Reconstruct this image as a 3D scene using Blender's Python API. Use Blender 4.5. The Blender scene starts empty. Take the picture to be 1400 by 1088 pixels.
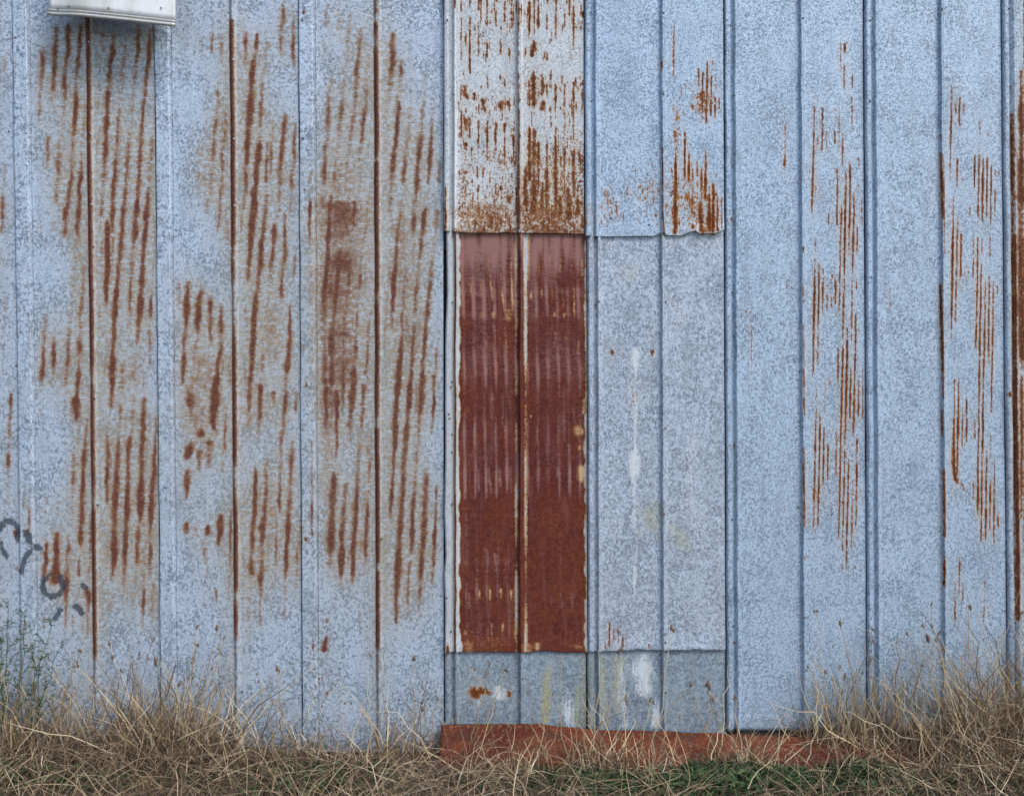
import bpy, math, random
import numpy as np

# ------------------------------------------------------------------ camera, sky, sun, exposure
S = 4.38 / 1400.0            # metres on the wall for one photograph pixel
CAMZ = 1.52                  # eye height
DIST = 5.0                   # camera to wall
SUN_EL, SUN_AZ = math.radians(50), math.radians(40)   # azimuth measured from the camera's back towards the right
sc = bpy.context.scene
COL = sc.collection
cam_d = bpy.data.cameras.new('camera')
cam = bpy.data.objects.new('camera', cam_d); COL.objects.link(cam)
cam.location = (0, -DIST, CAMZ); cam.rotation_euler = (math.pi / 2, 0, 0)
cam_d.sensor_width = 36.0
cam_d.lens = 36.0 * DIST / 4.38
cam_d.clip_end = 3000
sc.camera = cam
world = bpy.data.worlds.new('World'); sc.world = world; world.use_nodes = True
wn = world.node_tree.nodes; wl = world.node_tree.links; wn.clear()
wo = wn.new('ShaderNodeOutputWorld'); wb = wn.new('ShaderNodeBackground'); ws = wn.new('ShaderNodeTexSky')
ws.sky_type = 'NISHITA'; ws.sun_disc = False
ws.sun_elevation = SUN_EL
ws.air_density = 1.0; ws.dust_density = 1.5; ws.ozone_density = 1.2
wb.inputs['Strength'].default_value = 0.12
wl.new(ws.outputs[0], wb.inputs['Color']); wl.new(wb.outputs[0], wo.inputs['Surface'])
sun_d = bpy.data.lights.new('sun', 'SUN'); sun_d.energy = 1.5; sun_d.angle = math.radians(20); sun_d.color = (1.0, 0.965, 0.91)
sun = bpy.data.objects.new('sun', sun_d); COL.objects.link(sun)
from mathutils import Vector
to_sun = Vector((math.sin(SUN_AZ) * math.cos(SUN_EL), -math.cos(SUN_AZ) * math.cos(SUN_EL), math.sin(SUN_EL)))
sun.rotation_euler = to_sun.to_track_quat('Z', 'Y').to_euler()
ws.sun_rotation = math.atan2(to_sun.x, to_sun.y)
sc.view_settings.view_transform = 'Standard'; sc.view_settings.look = 'None'
sc.view_settings.gamma = 1.0; sc.view_settings.use_curve_mapping = False
sc.view_settings.exposure = 0.92
sc.cycles.max_bounces = 5; sc.cycles.diffuse_bounces = 3; sc.cycles.glossy_bounces = 2

rng = np.random.default_rng(7)
random.seed(7)

def WX(px): return (px - 700.0) * S
def WZ(py): return CAMZ - (py - 544.0) * S

# ------------------------------------------------------------------ helpers
def tag(o, label=None, cat=None, group=None, kind=None):
    if label: o['label'] = label
    if cat: o['category'] = cat
    if group: o['group'] = group
    if kind: o['kind'] = kind
    return o

def empty(name, loc=(0, 0, 0)):
    o = bpy.data.objects.new(name, None); COL.objects.link(o); o.location = loc
    o.empty_display_size = 0.05
    return o

def mesh_np(name, verts, quads, smooth=True):
    me = bpy.data.meshes.new(name)
    verts = np.asarray(verts, np.float32).reshape(-1, 3); quads = np.asarray(quads, np.int32)
    n = quads.shape[1]
    me.vertices.add(len(verts)); me.vertices.foreach_set('co', verts.ravel())
    me.loops.add(quads.size); me.loops.foreach_set('vertex_index', quads.ravel())
    me.polygons.add(len(quads))
    me.polygons.foreach_set('loop_start', np.arange(0, quads.size, n, dtype=np.int32))
    me.polygons.foreach_set('loop_total', np.full(len(quads), n, np.int32))
    me.polygons.foreach_set('use_smooth', np.full(len(quads), smooth, bool))
    me.update(calc_edges=True)
    return me

def obj(name, me, mat, parent=None):
    o = bpy.data.objects.new(name, me); COL.objects.link(o)
    if mat and not me.materials: me.materials.append(mat)
    if parent:
        o.parent = parent
        # geometry is written in scene space: keep it there
        p = Vector((0, 0, 0)); q = parent
        while q: p += Vector(q.location); q = q.parent
        o.location = -p
    return o

def fattr(me, name, arr):
    a = me.attributes.new(name, 'FLOAT', 'POINT'); a.data.foreach_set('value', np.asarray(arr, np.float32).ravel())

def smooth(x, a, b):
    t = np.clip((x - a) / (b - a), 0, 1); return t * t * (3 - 2 * t)

def vnoise(x, seed, cell):
    """smooth 1-D value noise in -1..1"""
    r = np.random.default_rng(seed).uniform(-1, 1, 4096)
    t = np.asarray(x, float) / cell + 1000.0
    i = np.floor(t).astype(int); f = t - i; f = f * f * (3 - 2 * f)
    return r[i % 4096] * (1 - f) + r[(i + 1) % 4096] * f

def vnoise2(x, y, seed, cx, cy):
    r = np.random.default_rng(seed).uniform(-1, 1, (256, 256))
    tx = np.asarray(x, float) / cx + 500.0; ty = np.asarray(y, float) / cy + 500.0
    i = np.floor(tx).astype(int); j = np.floor(ty).astype(int); f = tx - i; g = ty - j
    f = f * f * (3 - 2 * f); g = g * g * (3 - 2 * g); i %= 256; j %= 256; i2 = (i + 1) % 256; j2 = (j + 1) % 256
    return (r[i, j] * (1 - f) + r[i2, j] * f) * (1 - g) + (r[i, j2] * (1 - f) + r[i2, j2] * f) * g

class NT:
    """small node-tree builder"""
    def __init__(s, name):
        s.m = bpy.data.materials.new(name); s.m.use_nodes = True
        s.t = s.m.node_tree; s.t.nodes.clear()
        s.out = s.t.nodes.new('ShaderNodeOutputMaterial'); s.b = s.t.nodes.new('ShaderNodeBsdfPrincipled')
        s.t.links.new(s.b.outputs[0], s.out.inputs[0])
    def put(s, sock, v):
        if isinstance(v, bpy.types.NodeSocket): s.t.links.new(v, sock)
        elif isinstance(v, (tuple, list)) and len(v) == 3 and sock.type == 'RGBA': sock.default_value = (*v, 1)
        else: sock.default_value = v
    def math(s, op, a, b=None, c=None, clamp=False):
        n = s.t.nodes.new('ShaderNodeMath'); n.operation = op; n.use_clamp = clamp
        s.put(n.inputs[0], a)
        if b is not None: s.put(n.inputs[1], b)
        if c is not None: s.put(n.inputs[2], c)
        return n.outputs[0]
    def step(s, v, lo, hi, a=0.0, b=1.0):
        n = s.t.nodes.new('ShaderNodeMapRange'); n.interpolation_type = 'SMOOTHSTEP'
        s.put(n.inputs[0], v); s.put(n.inputs[1], lo); s.put(n.inputs[2], hi); s.put(n.inputs[3], a); s.put(n.inputs[4], b)
        return n.outputs[0]
    def mix(s, f, a, b, mode='MIX'):
        n = s.t.nodes.new('ShaderNodeMix'); n.data_type = 'RGBA'; n.blend_type = mode
        s.put(n.inputs[0], f); s.put(n.inputs[6], a); s.put(n.inputs[7], b)
        return n.outputs[2]
    def ramp(s, v, stops):
        n = s.t.nodes.new('ShaderNodeValToRGB'); e = n.color_ramp.elements
        while len(e) < len(stops): e.new(0.5)
        for el, (p, c) in zip(e, stops): el.position = p; el.color = (*c, 1)
        s.put(n.inputs[0], v); return n.outputs[0]
    def coords(s, scale=(1, 1, 1), jitter=True):
        c = s.t.nodes.new('ShaderNodeTexCoord'); m = s.t.nodes.new('ShaderNodeMapping')
        m.inputs['Scale'].default_value = scale
        src = c.outputs['Object']
        if jitter:
            oi = s.t.nodes.new('ShaderNodeObjectInfo'); v = s.t.nodes.new('ShaderNodeVectorMath'); v.operation = 'MULTIPLY_ADD'
            cmb = s.t.nodes.new('ShaderNodeCombineXYZ')
            for k in range(3): s.t.links.new(oi.outputs['Random'], cmb.inputs[k])
            s.t.links.new(cmb.outputs[0], v.inputs[0]); v.inputs[1].default_value = (37.0, 0.0, 53.0); s.t.links.new(src, v.inputs[2]); src = v.outputs[0]
        s.t.links.new(src, m.inputs[0]); return m.outputs[0]
    def noise(s, vec, scale, detail=2.0, rough=0.5, dist=0.0):
        n = s.t.nodes.new('ShaderNodeTexNoise'); s.put(n.inputs['Vector'], vec)
        n.inputs['Scale'].default_value = scale; n.inputs['Detail'].default_value = detail
        n.inputs['Roughness'].default_value = rough; n.inputs['Distortion'].default_value = dist
        return n.outputs['Fac']
    def attr(s, name):
        n = s.t.nodes.new('ShaderNodeAttribute'); n.attribute_name = name; return n.outputs['Fac']
    def bump(s, h, strength, dist):
        n = s.t.nodes.new('ShaderNodeBump'); n.inputs['Strength'].default_value = strength; n.inputs['Distance'].default_value = dist
        s.put(n.inputs['Height'], h); return n.outputs[0]

# ------------------------------------------------------------------ sheet-metal materials
def metal(name, light, dark, cell, cover, contrast, rust=('m', 0), hlines=0.0, soft=0.3, grain=0.35):
    """galvanised sheet: zinc flakes, rust where the sheet's own 'rust' values say so, deposits, paint, flecks"""
    n = NT(name)
    P = n.coords(); PH = n.coords((0.10, 1, 1)); PV = n.coords((1, 1, 0.12))
    big = n.noise(P, 7.0, 3.0, 0.6)
    fl = n.noise(P, cell, 2.0, 0.6, 0.6)
    v = n.math('ADD', fl, n.math('MULTIPLY', n.math('SUBTRACT', big, 0.5), 0.55))
    flake = n.math('MULTIPLY', n.step(v, cover - 0.075, cover + 0.06), contrast)
    fine = n.noise(P, 150.0, 2.0, 0.6)
    base = n.mix(flake, light, dark)
    base = n.mix(n.step(n.noise(P, cell * 0.36, 2.0, 0.7, 0.4), 0.50, 0.66, 0.0, 0.42), base, tuple(c * 0.9 + l * 0.25 for c, l in zip(dark, light)))
    base = n.mix(n.step(big, 0.34, 0.60, 0.30, 0.0), base, tuple(c * 0.70 for c in light))
    hi = tuple(min(1, c * 1.38 + 0.03) for c in light)
    base = n.mix(n.step(fine, 0.40, 0.68, 0.0, grain), base, hi)
    base = n.mix(n.step(fine, 0.30, 0.50, grain, 0.0), base, tuple(c * 0.8 for c in dark))
    run = n.noise(PV, 26.0, 2.0); runf = n.noise(PV, 95.0, 2.0)
    base = n.mix(n.step(run, 0.48, 0.74, 0.0, 0.38), base, tuple(c * 0.62 for c in light))
    hl = n.noise(PH, 230.0, 1.0) if hlines else None
    pale = n.attr('pale')
    pv = n.math('MULTIPLY', n.step(n.math('ADD', pale, n.math('MULTIPLY', n.math('ADD', n.math('SUBTRACT', fine, 0.5), n.math('MULTIPLY', n.math('SUBTRACT', runf, 0.52), 1.3)), 0.7)), 0.20, 0.85), 0.80)
    base = n.mix(pv, base, (0.62, 0.65, 0.68))
    base = n.mix(n.math('MULTIPLY', n.attr('ochre'), n.step(fine, 0.25, 0.65)), base, (0.43, 0.40, 0.17))
    r0 = n.attr('rust')
    if rust[0] == 'm': dist = n.math('MULTIPLY', n.math('SUBTRACT', fine, 0.5), 0.7)
    else: dist = n.math('MULTIPLY', n.math('SUBTRACT', n.noise(n.coords((1, 1, 0.4)), 230.0, 2.0, 0.7), 0.5), 1.7)
    blot = n.noise(P, 55.0, 2.0, 0.65)
    grimy = n.math('MULTIPLY', n.math('SUBTRACT', blot, 0.5), 0.75 if rust[0] == 'm' else 1.25)
    r = n.math('ADD', r0, n.math('MULTIPLY', n.math('ADD', dist, grimy), n.step(r0, 0.02, 0.22)))
    if hlines: r = n.math('ADD', r, n.math('MULTIPLY', n.math('MULTIPLY', n.math('SUBTRACT', hl, 0.5), hlines), n.step(r0, 0.05, 0.25)))
    alpha = n.step(r, 0.06, 0.06 + soft * 2.0)
    if rust[0] == 'm':
        cr = n.ramp(r, [(0.08, (0.36, 0.28, 0.17)), (0.34, (0.290, 0.180, 0.086)), (0.62, (0.205, 0.088, 0.042)), (0.95, (0.110, 0.030, 0.020))])
        cr = n.mix(n.step(hl, 0.50, 0.72, 0.0, 0.55), cr, (0.33, 0.20, 0.10))
        cr = n.mix(n.step(fine, 0.32, 0.52, 0.5, 0.0), cr, (0.075, 0.022, 0.016))
        alpha = n.math('MULTIPLY', alpha, n.step(n.math('ADD', hl, n.math('MULTIPLY', r0, 0.55)), 0.40, 0.85, 0.40, 0.98))
        base = n.mix(n.math('MULTIPLY', n.attr('haze'), 0.72), base, n.mix(n.step(n.math('ADD', hl, n.math('MULTIPLY', blot, 0.6)), 0.60, 0.90), n.mix(flake, (0.43, 0.48, 0.52), (0.20, 0.225, 0.24)), (0.34, 0.26, 0.15)))
    else:
        cr = n.ramp(r, [(0.10, (0.44, 0.33, 0.20)), (0.34, (0.265, 0.115, 0.042)), (0.66, (0.150, 0.046, 0.015)), (1.0, (0.080, 0.022, 0.010))])
        cr = n.mix(n.step(fine, 0.50, 0.72, 0.0, 0.5), cr, (0.25, 0.095, 0.03))
        base = n.mix(n.math('MULTIPLY', n.attr('haze'), n.step(n.math('ADD', fine, n.math('MULTIPLY', blot, 0.7)), 0.66, 1.00, 0.15, 0.9)), base, (0.47, 0.385, 0.275))
    colr = n.mix(alpha, base, cr)
    sp = n.attr('speck')
    fk = n.noise(P, 125.0, 2.0, 0.6)
    fm = n.math('MULTIPLY', n.step(n.math('ADD', fk, n.math('MULTIPLY', sp, 0.26)), 0.73, 0.79), n.step(sp, 0.0, 0.1))
    colr = n.mix(fm, colr, n.mix(n.step(big, 0.40, 0.60), (0.30, 0.15, 0.055), (0.13, 0.042, 0.018)))
    pd = n.math('MULTIPLY', n.step(n.math('ADD', n.attr('paint'), n.math('MULTIPLY', n.math('ADD', n.math('SUBTRACT', fine, 0.5), n.math('SUBTRACT', blot, 0.55)), 1.9)), 0.2, 0.6), 0.86)
    colr = n.mix(pd, colr, (0.038, 0.046, 0.062))
    oi = n.t.nodes.new('ShaderNodeObjectInfo')
    hs = n.t.nodes.new('ShaderNodeHueSaturation'); n.put(hs.inputs['Color'], colr); n.put(hs.inputs['Value'], n.math('ADD', 0.93, n.math('MULTIPLY', oi.outputs['Random'], 0.12))); n.put(hs.inputs['Saturation'], n.math('ADD', 0.88, n.math('MULTIPLY', oi.outputs['Random'], 0.2))); colr = hs.outputs[0]
    n.put(n.b.inputs['Base Color'], colr)
    n.put(n.b.inputs['Metallic'], n.math('MULTIPLY', n.math('SUBTRACT', 1.0, n.math('MAXIMUM', alpha, pv)), 0.22))
    ro = n.math('ADD', n.math('MULTIPLY', alpha, 0.32), n.math('ADD', 0.46, n.math('MULTIPLY', flake, 0.12)))
    n.put(n.b.inputs['Roughness'], ro)
    n.put(n.b.inputs['Specular IOR Level'], n.math('SUBTRACT', 0.5, n.math('MULTIPLY', n.math('MAXIMUM', alpha, fm), 0.42)))
    n.put(n.b.inputs['Normal'], n.bump(fine, 0.25, 0.003))
    return n.m

M = {}
M['old'] = metal('galvanised_left', (0.420, 0.505, 0.615), (0.105, 0.150, 0.202), 66.0, 0.55, 0.92, ('m', 0), 0.5, 0.36, 0.50)
M['new'] = metal('galvanised_right', (0.355, 0.455, 0.568), (0.105, 0.152, 0.212), 78.0, 0.54, 0.82, ('o', 0), 0.0, 0.20, 0.62)
M['grey'] = metal('galvanised_grey', (0.400, 0.475, 0.575), (0.125, 0.165, 0.222), 62.0, 0.51, 0.80, ('o', 0), 0.0, 0.20, 0.60)
M['white'] = metal('galvanised_chalky', (0.49, 0.525, 0.55), (0.26, 0.30, 0.335), 85.0, 0.54, 0.8, ('o', 0), 0.0, 0.22, 0.55)
M['under'] = metal('galvanised_weathered', (0.270, 0.328, 0.382), (0.105, 0.138, 0.170), 58.0, 0.50, 0.80, ('o', 0), 0.0, 0.20, 0.5)

def rust_sheet(name):
    n = NT(name)
    P = n.coords(); PH = n.coords((0.12, 1, 1)); PV = n.coords((1, 1, 0.10))
    big = n.noise(P, 6.0, 4.0, 0.6); fine = n.noise(P, 150.0, 3.0, 0.65); mid = n.noise(P, 36.0, 3.0, 0.6); hl = n.noise(PH, 230.0, 1.0); vs = n.noise(PV, 40.0, 2.0)
    c = n.mix(n.step(big, 0.36, 0.66), (0.076, 0.018, 0.016), (0.112, 0.026, 0.015))
    c = n.mix(n.step(mid, 0.45, 0.75, 0.0, 0.55), c, (0.130, 0.042, 0.040)); c = n.mix(n.math('MULTIPLY', n.attr('ember'), n.step(n.math('ADD', mid, n.math('MULTIPLY', fine, 0.5)), 0.50, 1.0, 0.0, 0.7)), c, (0.150, 0.040, 0.015))
    c = n.mix(n.step(fine, 0.48, 0.72, 0.0, 0.5), c, (0.180, 0.066, 0.048))
    c = n.mix(n.step(fine, 0.30, 0.48, 0.6, 0.0), c, (0.046, 0.011, 0.009))
    c = n.mix(n.step(vs, 0.5, 0.75, 0.0, 0.35), c, (0.185, 0.080, 0.074))
    # greyer worn skin
    g = n.attr('worn')
    c = n.mix(n.math('MULTIPLY', n.step(n.math('ADD', g, n.math('ADD', n.math('MULTIPLY', n.math('SUBTRACT', hl, 0.5), 0.5), n.math('MULTIPLY', n.math('SUBTRACT', fine, 0.5), 0.6))), 0.10, 0.85), 0.85), c, (0.285, 0.155, 0.138))
    # tan rust bloom
    t = n.math('ADD', n.attr('tan'), n.math('MULTIPLY', n.math('ADD', n.math('MULTIPLY', n.math('SUBTRACT', fine, 0.5), 1.0), n.math('MULTIPLY', n.math('SUBTRACT', hl, 0.5), 0.5)), n.step(n.attr('tan'), 0.03, 0.25)))
    c = n.mix(n.step(t, 0.15, 0.9), c, n.mix(n.step(t, 0.3, 0.95), (0.30, 0.13, 0.05), (0.46, 0.32, 0.18)))
    # bare zinc edge
    z = n.math('ADD', n.attr('zinc'), n.math('MULTIPLY', n.math('ADD', n.math('SUBTRACT', fine, 0.5), n.math('MULTIPLY', n.math('SUBTRACT', mid, 0.5), 0.6)), n.step(n.attr('zinc'), 0.03, 0.2)))
    za = n.step(z, 0.40, 0.62)
    c = n.mix(n.math('MULTIPLY', n.step(z, 0.12, 0.35), 0.8), c, (0.42, 0.27, 0.13))
    zc = n.mix(n.step(n.noise(P, 70.0, 2.0), 0.4, 0.7), (0.42, 0.45, 0.47), (0.31, 0.345, 0.385))
    c = n.mix(za, c, zc)
    sp = n.attr('speck'); fk = n.noise(P, 150.0, 2.0, 0.55)
    c = n.mix(n.math('MULTIPLY', n.step(n.math('ADD', fk, n.math('MULTIPLY', sp, 0.3)), 0.72, 0.78), n.step(sp, 0, .1)), c, (0.13, 0.045, 0.022))
    n.put(n.b.inputs['Base Color'], c)
    n.put(n.b.inputs['Roughness'], n.math('SUBTRACT', 0.86, n.math('MULTIPLY', za, 0.3))); n.put(n.b.inputs['Specular IOR Level'], n.math('ADD', 0.1, n.math('MULTIPLY', za, 0.4)))
    n.put(n.b.inputs['Normal'], n.bump(fine, 0.35, 0.004))
    return n.m
M['rust'] = rust_sheet('rusted_sheet_iron')

def plain(name, cols, scale=20.0, rough=0.8, metallic=0.0, stretch=(1, 1, 1), bump=0.2, bd=0.003):
    n = NT(name); P = n.coords(stretch); f = n.noise(P, scale, 5.0, 0.65)
    n.put(n.b.inputs['Base Color'], n.ramp(f, [(0.3 + 0.4 * i / max(1, len(cols) - 1), c) for i, c in enumerate(cols)]))
    n.put(n.b.inputs['Roughness'], rough); n.put(n.b.inputs['Metallic'], metallic)
    if bump: n.put(n.b.inputs['Normal'], n.bump(f, bump, bd))
    return n.m
M['nail'] = plain('weathered_nail', [(0.05, 0.045, 0.045), (0.12, 0.10, 0.09)], 200, 0.6, 0.3)
M['nail_zinc'] = plain('zinc_nail', [(0.36, 0.37, 0.38), (0.55, 0.55, 0.55)], 200, 0.5, 0.3)
M['nail_rust'] = plain('rusty_nail', [(0.09, 0.03, 0.018), (0.17, 0.06, 0.025)], 200, 0.85)
M['board'] = plain('dark_girt_and_backing', [(0.035, 0.028, 0.022), (0.075, 0.06, 0.048)], 14, 0.9, 0, (0.15, 1, 1))
M['roof'] = plain('roof_sheet', [(0.25, 0.27, 0.29), (0.36, 0.38, 0.41)], 20, 0.55, 0.2)

# ------------------------------------------------------------------ rust, read off sheet by sheet: "x,y,amount[,width] ..." in pixels of a local window
def tracks(text, org, s, w):
    out = []
    for tr in text.replace('\n', ' ').split(';'):
        pts = []
        for tok in tr.split():
            v = [float(q) for q in tok.split(',')]
            pts.append((org[0] + v[0] / s, org[1] + v[1] / s, v[2], (v[3] if len(v) > 3 else w) / s))
        if not pts: continue
        if len(pts) == 1:
            x, y, a, ww = pts[0]; pts = [(x, y - ww * 0.5, a * 0.9, ww), (x, y + ww * 0.6, a, ww * 0.8)]
        pts.sort(key=lambda p: p[1])
        if len(pts) > 1 and org[1] > 0 and pts[0][1] - org[1] < 1.5: x, y, a, ww = pts[0]; pts.insert(0, (x, y - 7, a, ww))
        if len(pts) > 1 and pts[-1][1] - org[1] > 1076 / s: x, y, a, ww = pts[-1]; pts.append((x, y + 7, a, ww))
        out.append(np.array(pts))
    return out

K = 4.185
RUST = []
RUST += tracks("""120,140,.4 115,200,.7 118,250,.7 112,330,.4 105,420,.4 100,540,.35 95,600,.15; 200,20,.5 190,150,.7 185,250,.8 178,330,.7 180,400,.5 170,470,.3;
265,10,.8 265,170,.8 250,250,.6 240,360,.7 245,420,.5 235,540,.35 225,650,.2 215,700,.5 205,790,.8 210,860,.5 195,940,.4 195,1040,.4;
335,20,.5 330,130,.7 325,200,.6 310,300,.4 305,400,.5 310,470,.8 300,600,.8 290,720,.7 290,800,.6 280,900,.5 270,950,.9 265,1030,.8 250,1088,.8;
360,440,.25 355,540,.25 350,620,.4 345,700,.3 340,770,.6 340,860,.6 330,930,.8 325,1088,.9; 150,650,.4 148,720,.6 145,780,.55 140,850,.15;
460,60,.5 465,180,.4; 525,60,.5 522,170,.7 505,250,.85 500,310,.9 497,370,.4 490,420,.95 488,540,.95 480,620,1 478,700,1 475,790,.7 470,880,.7 470,940,.3;
590,120,.5 588,190,.6 575,280,.3 572,380,.4 565,450,.3 555,530,.6 548,620,.5 545,700,.6 537,800,.8 532,880,.7 522,960,.8 518,1088,1;
668,20,.5 662,180,.7 650,270,.4 645,370,.4 630,480,.35 625,560,.35 620,650,.2 612,700,.6 605,790,.6 598,870,.6 592,960,.6 585,1088,.7;
735,40,.5 728,180,.8 715,280,.7 708,360,.7 705,430,.6 690,500,.8,24 685,600,.9,24 683,700,.7 675,800,.9 670,880,.9 662,980,.9 655,1088,.9; 710,430,.4 705,500,.3;
760,460,.3,14 755,620,.25,14 745,700,.6 738,790,.6 732,860,.6 730,930,.4 722,980,.8 718,1088,.9; 460,980,.5 460,1088,.6""", (30, 30), K, 36)
RUST += tracks("""110,40,.3 110,110,.2; 180,40,.2 178,110,.2; 248,0,.8 245,130,.7 240,160,.1; 325,0,.9 315,100,.9 320,150,.5 305,230,.4 300,320,.3 290,400,.3 290,500,.25 280,640,.3 265,700,.6 265,830,.8 255,900,.5 245,1000,.4;
375,40,.3 372,180,.3; 355,300,.4 350,400,.4 345,500,.4 330,600,.35 330,720,.5 328,790,.9 325,870,.5 320,950,.8 318,1040,.7 310,1088,1;
145,560,.2 130,640,.4 125,760,.6 122,850,.8 115,910,.9 110,980,.4 105,1030,.25; 190,700,.3 185,760,.5 183,830,.8 180,900,.5 175,1000,.2;
520,0,.9 515,60,.8 518,120,.3; 490,40,.5,26 490,110,1 490,250,1 488,330,1 482,420,1 480,500,.8 475,540,.3; 465,680,.4 465,720,.3; 455,40,.4 453,100,.3;
578,0,.9 572,130,.9 565,220,.6 553,300,.4 550,360,.7 545,420,.6 537,500,.9 533,570,1 530,620,.6 527,700,1 520,800,.9 518,900,1 515,1000,.9 512,1088,.8;
652,0,.8 648,120,.9 640,180,.5 630,280,.3 625,380,.6,24 620,460,.6,24 618,560,.4,24 612,680,.15; 712,0,1 708,100,.8 695,220,.9 690,310,.7 688,390,1 682,480,.8 675,560,1 670,620,.9 665,700,.7 658,760,.6;
650,880,.4 642,960,.3 640,1088,.2; 760,40,.3,20 755,200,.3,20 750,320,.4,20 742,400,.3,20 735,560,.8,28 733,590,.8,28 731,620,.4,24 728,680,.8,28 735,770,.6,24 733,850,.6,20 730,910,.4,20;
690,870,.3,16 698,960,.6,16 700,1080,.5,16; 575,860,.35 572,940,.4 570,1040,.4; 640,800,.3,80 640,1000,.25,120; 560,940,.25,70 560,1088,.25,70""", (30, 290), K, 36)
RUST += tracks("""105,30,.3 105,90,.3; 308,0,1,50 310,40,1,50 312,80,.9,42 310,120,.4,30; 300,240,.2 295,330,.6 295,400,.6 290,470,.4 287,640,.3;
375,20,.3,28 368,150,.4,28 360,240,.5,28 355,320,.9,32 350,440,.8 345,560,.7 345,640,.8 338,720,.8 335,800,.9 330,830,.5; 140,540,.2 135,660,.3; 210,500,.2 205,640,.25;
145,770,.6 140,830,1 138,900,1 130,960,.6 125,1050,.5; 200,740,.7 197,800,1,40 197,900,1,40 190,960,1,50 190,1020,1,64 188,1040,.7,50; 265,770,.4 268,850,.7 255,890,.4 258,960,.5 255,1085,.6;
405,600,.3 400,700,.6 398,780,.6 392,860,.4 390,960,.3; 325,880,.5,24 325,1000,.6,24;
490,100,.3 490,240,.4 492,310,.8 487,380,.7 485,470,.7 488,580,.4; 520,20,.4; 565,20,.5 567,80,.5 555,200,.3 550,280,.7 545,360,.7 540,440,.9,44 535,540,1,48 530,640,1,50 527,740,1,52 527,850,1,50 525,950,.9,46 515,1010,.6;
635,40,.5 630,150,.3 610,260,.7 610,330,.6 605,420,.7 608,470,.9,42 602,560,1,46 600,660,1,44 592,780,.8 590,870,.9 585,970,.5; 700,0,.8 695,100,.8 690,200,.8 685,300,.7 685,390,.9 680,470,1,42 678,560,1,46 675,640,.9 668,700,.4 663,760,.7 660,860,.8 655,960,.5;
768,80,.5,26 765,200,.5,26 757,310,.9,32 757,380,1 747,460,.7 740,560,1 738,660,1 735,720,.5 730,780,.4 737,860,.9 730,950,.7 725,1000,.2; 705,700,.3 695,850,.4 700,1000,.5; 720,640,.5,14 725,740,.4,14; 790,640,.3,18 785,900,.3,18;
45,500,.3,14 47,600,.4,14 48,680,.6,18 42,760,.8,36; 20,480,.25,24""", (30, 550), K, 36)
RUST += tracks("""125,250,.4,26 122,330,.3,26; 250,0,.4 255,60,.8 250,130,.7 252,230,.5,26 248,330,.4,22; 325,0,.6 323,40,.3; 385,0,.4 383,40,.2; 370,105,.9,46 383,150,1,34 383,200,.7,24 378,260,.4,24 375,380,.3,24; 310,150,.3; 293,250,.3,22 290,370,.25,22;
520,0,.9 520,50,.4 510,150,.3 505,240,.2; 585,0,.6 580,130,.5 578,230,.3 575,300,.1; 655,0,.3 635,200,.25 630,340,.2; 700,0,.4 697,100,.6,26 695,190,.8,26 690,260,.4,22 688,350,.25,22; 750,60,.4 745,200,.4 740,330,.25; 775,100,.3 770,300,.2""", (30, 780), K, 34)
RUST += tracks("""195,220,.3 195,300,.3; 265,180,.3,30 265,300,.5,30; 325,190,.3 322,280,.35 315,380,.1; 305,470,.2,24 300,540,.5 297,610,.6 290,680,.7 283,760,.7 275,850,.8 270,940,.5 265,1030,.4 260,1088,.4;
345,640,.5,26 345,720,.6 340,790,.6 325,840,.5 325,950,.6 325,1088,.4; 215,820,.5 205,850,.4 195,920,.3 190,1000,.4 187,1060,.3; 240,870,.3 245,1000,.3; 260,850,.35,130 250,1000,.25,150 250,1088,.2,120;
465,180,.5 460,240,.6 458,300,.5 455,380,.3; 523,190,.7,28 522,250,.85,30 520,310,.5,28 503,350,.8 497,450,.8 490,550,.9,42 485,620,1,46 482,700,1,46 475,760,.8,42 470,830,.9 468,920,.7 460,970,.6 460,1088,.7;
585,230,.35 580,330,.3 565,430,.25 553,520,.5,26 548,600,.6,28 545,700,.7 543,780,.6 535,860,.9 525,960,.9 515,1088,.9; 675,20,.4 673,100,.5 665,200,.5 660,330,.4; 733,20,.2,26 732,150,.6,26 733,260,.8,26 733,340,.5,26 740,400,.2,26;
685,650,.6,28 682,710,.8 672,780,.7 667,870,.8 655,970,.8,44 655,1040,.5 655,1088,.4; 620,670,.25,24 605,830,.5,24 605,1000,.6,24; 585,800,.4,20 580,930,.7,24 575,1050,.6,24; 742,700,.6,28 738,780,.7,30 738,870,.5,24 735,960,.4,24 720,1020,.5 725,1080,.4;
795,75,.9,22; 788,120,.8,10""", (226, 0), K, 36)
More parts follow.
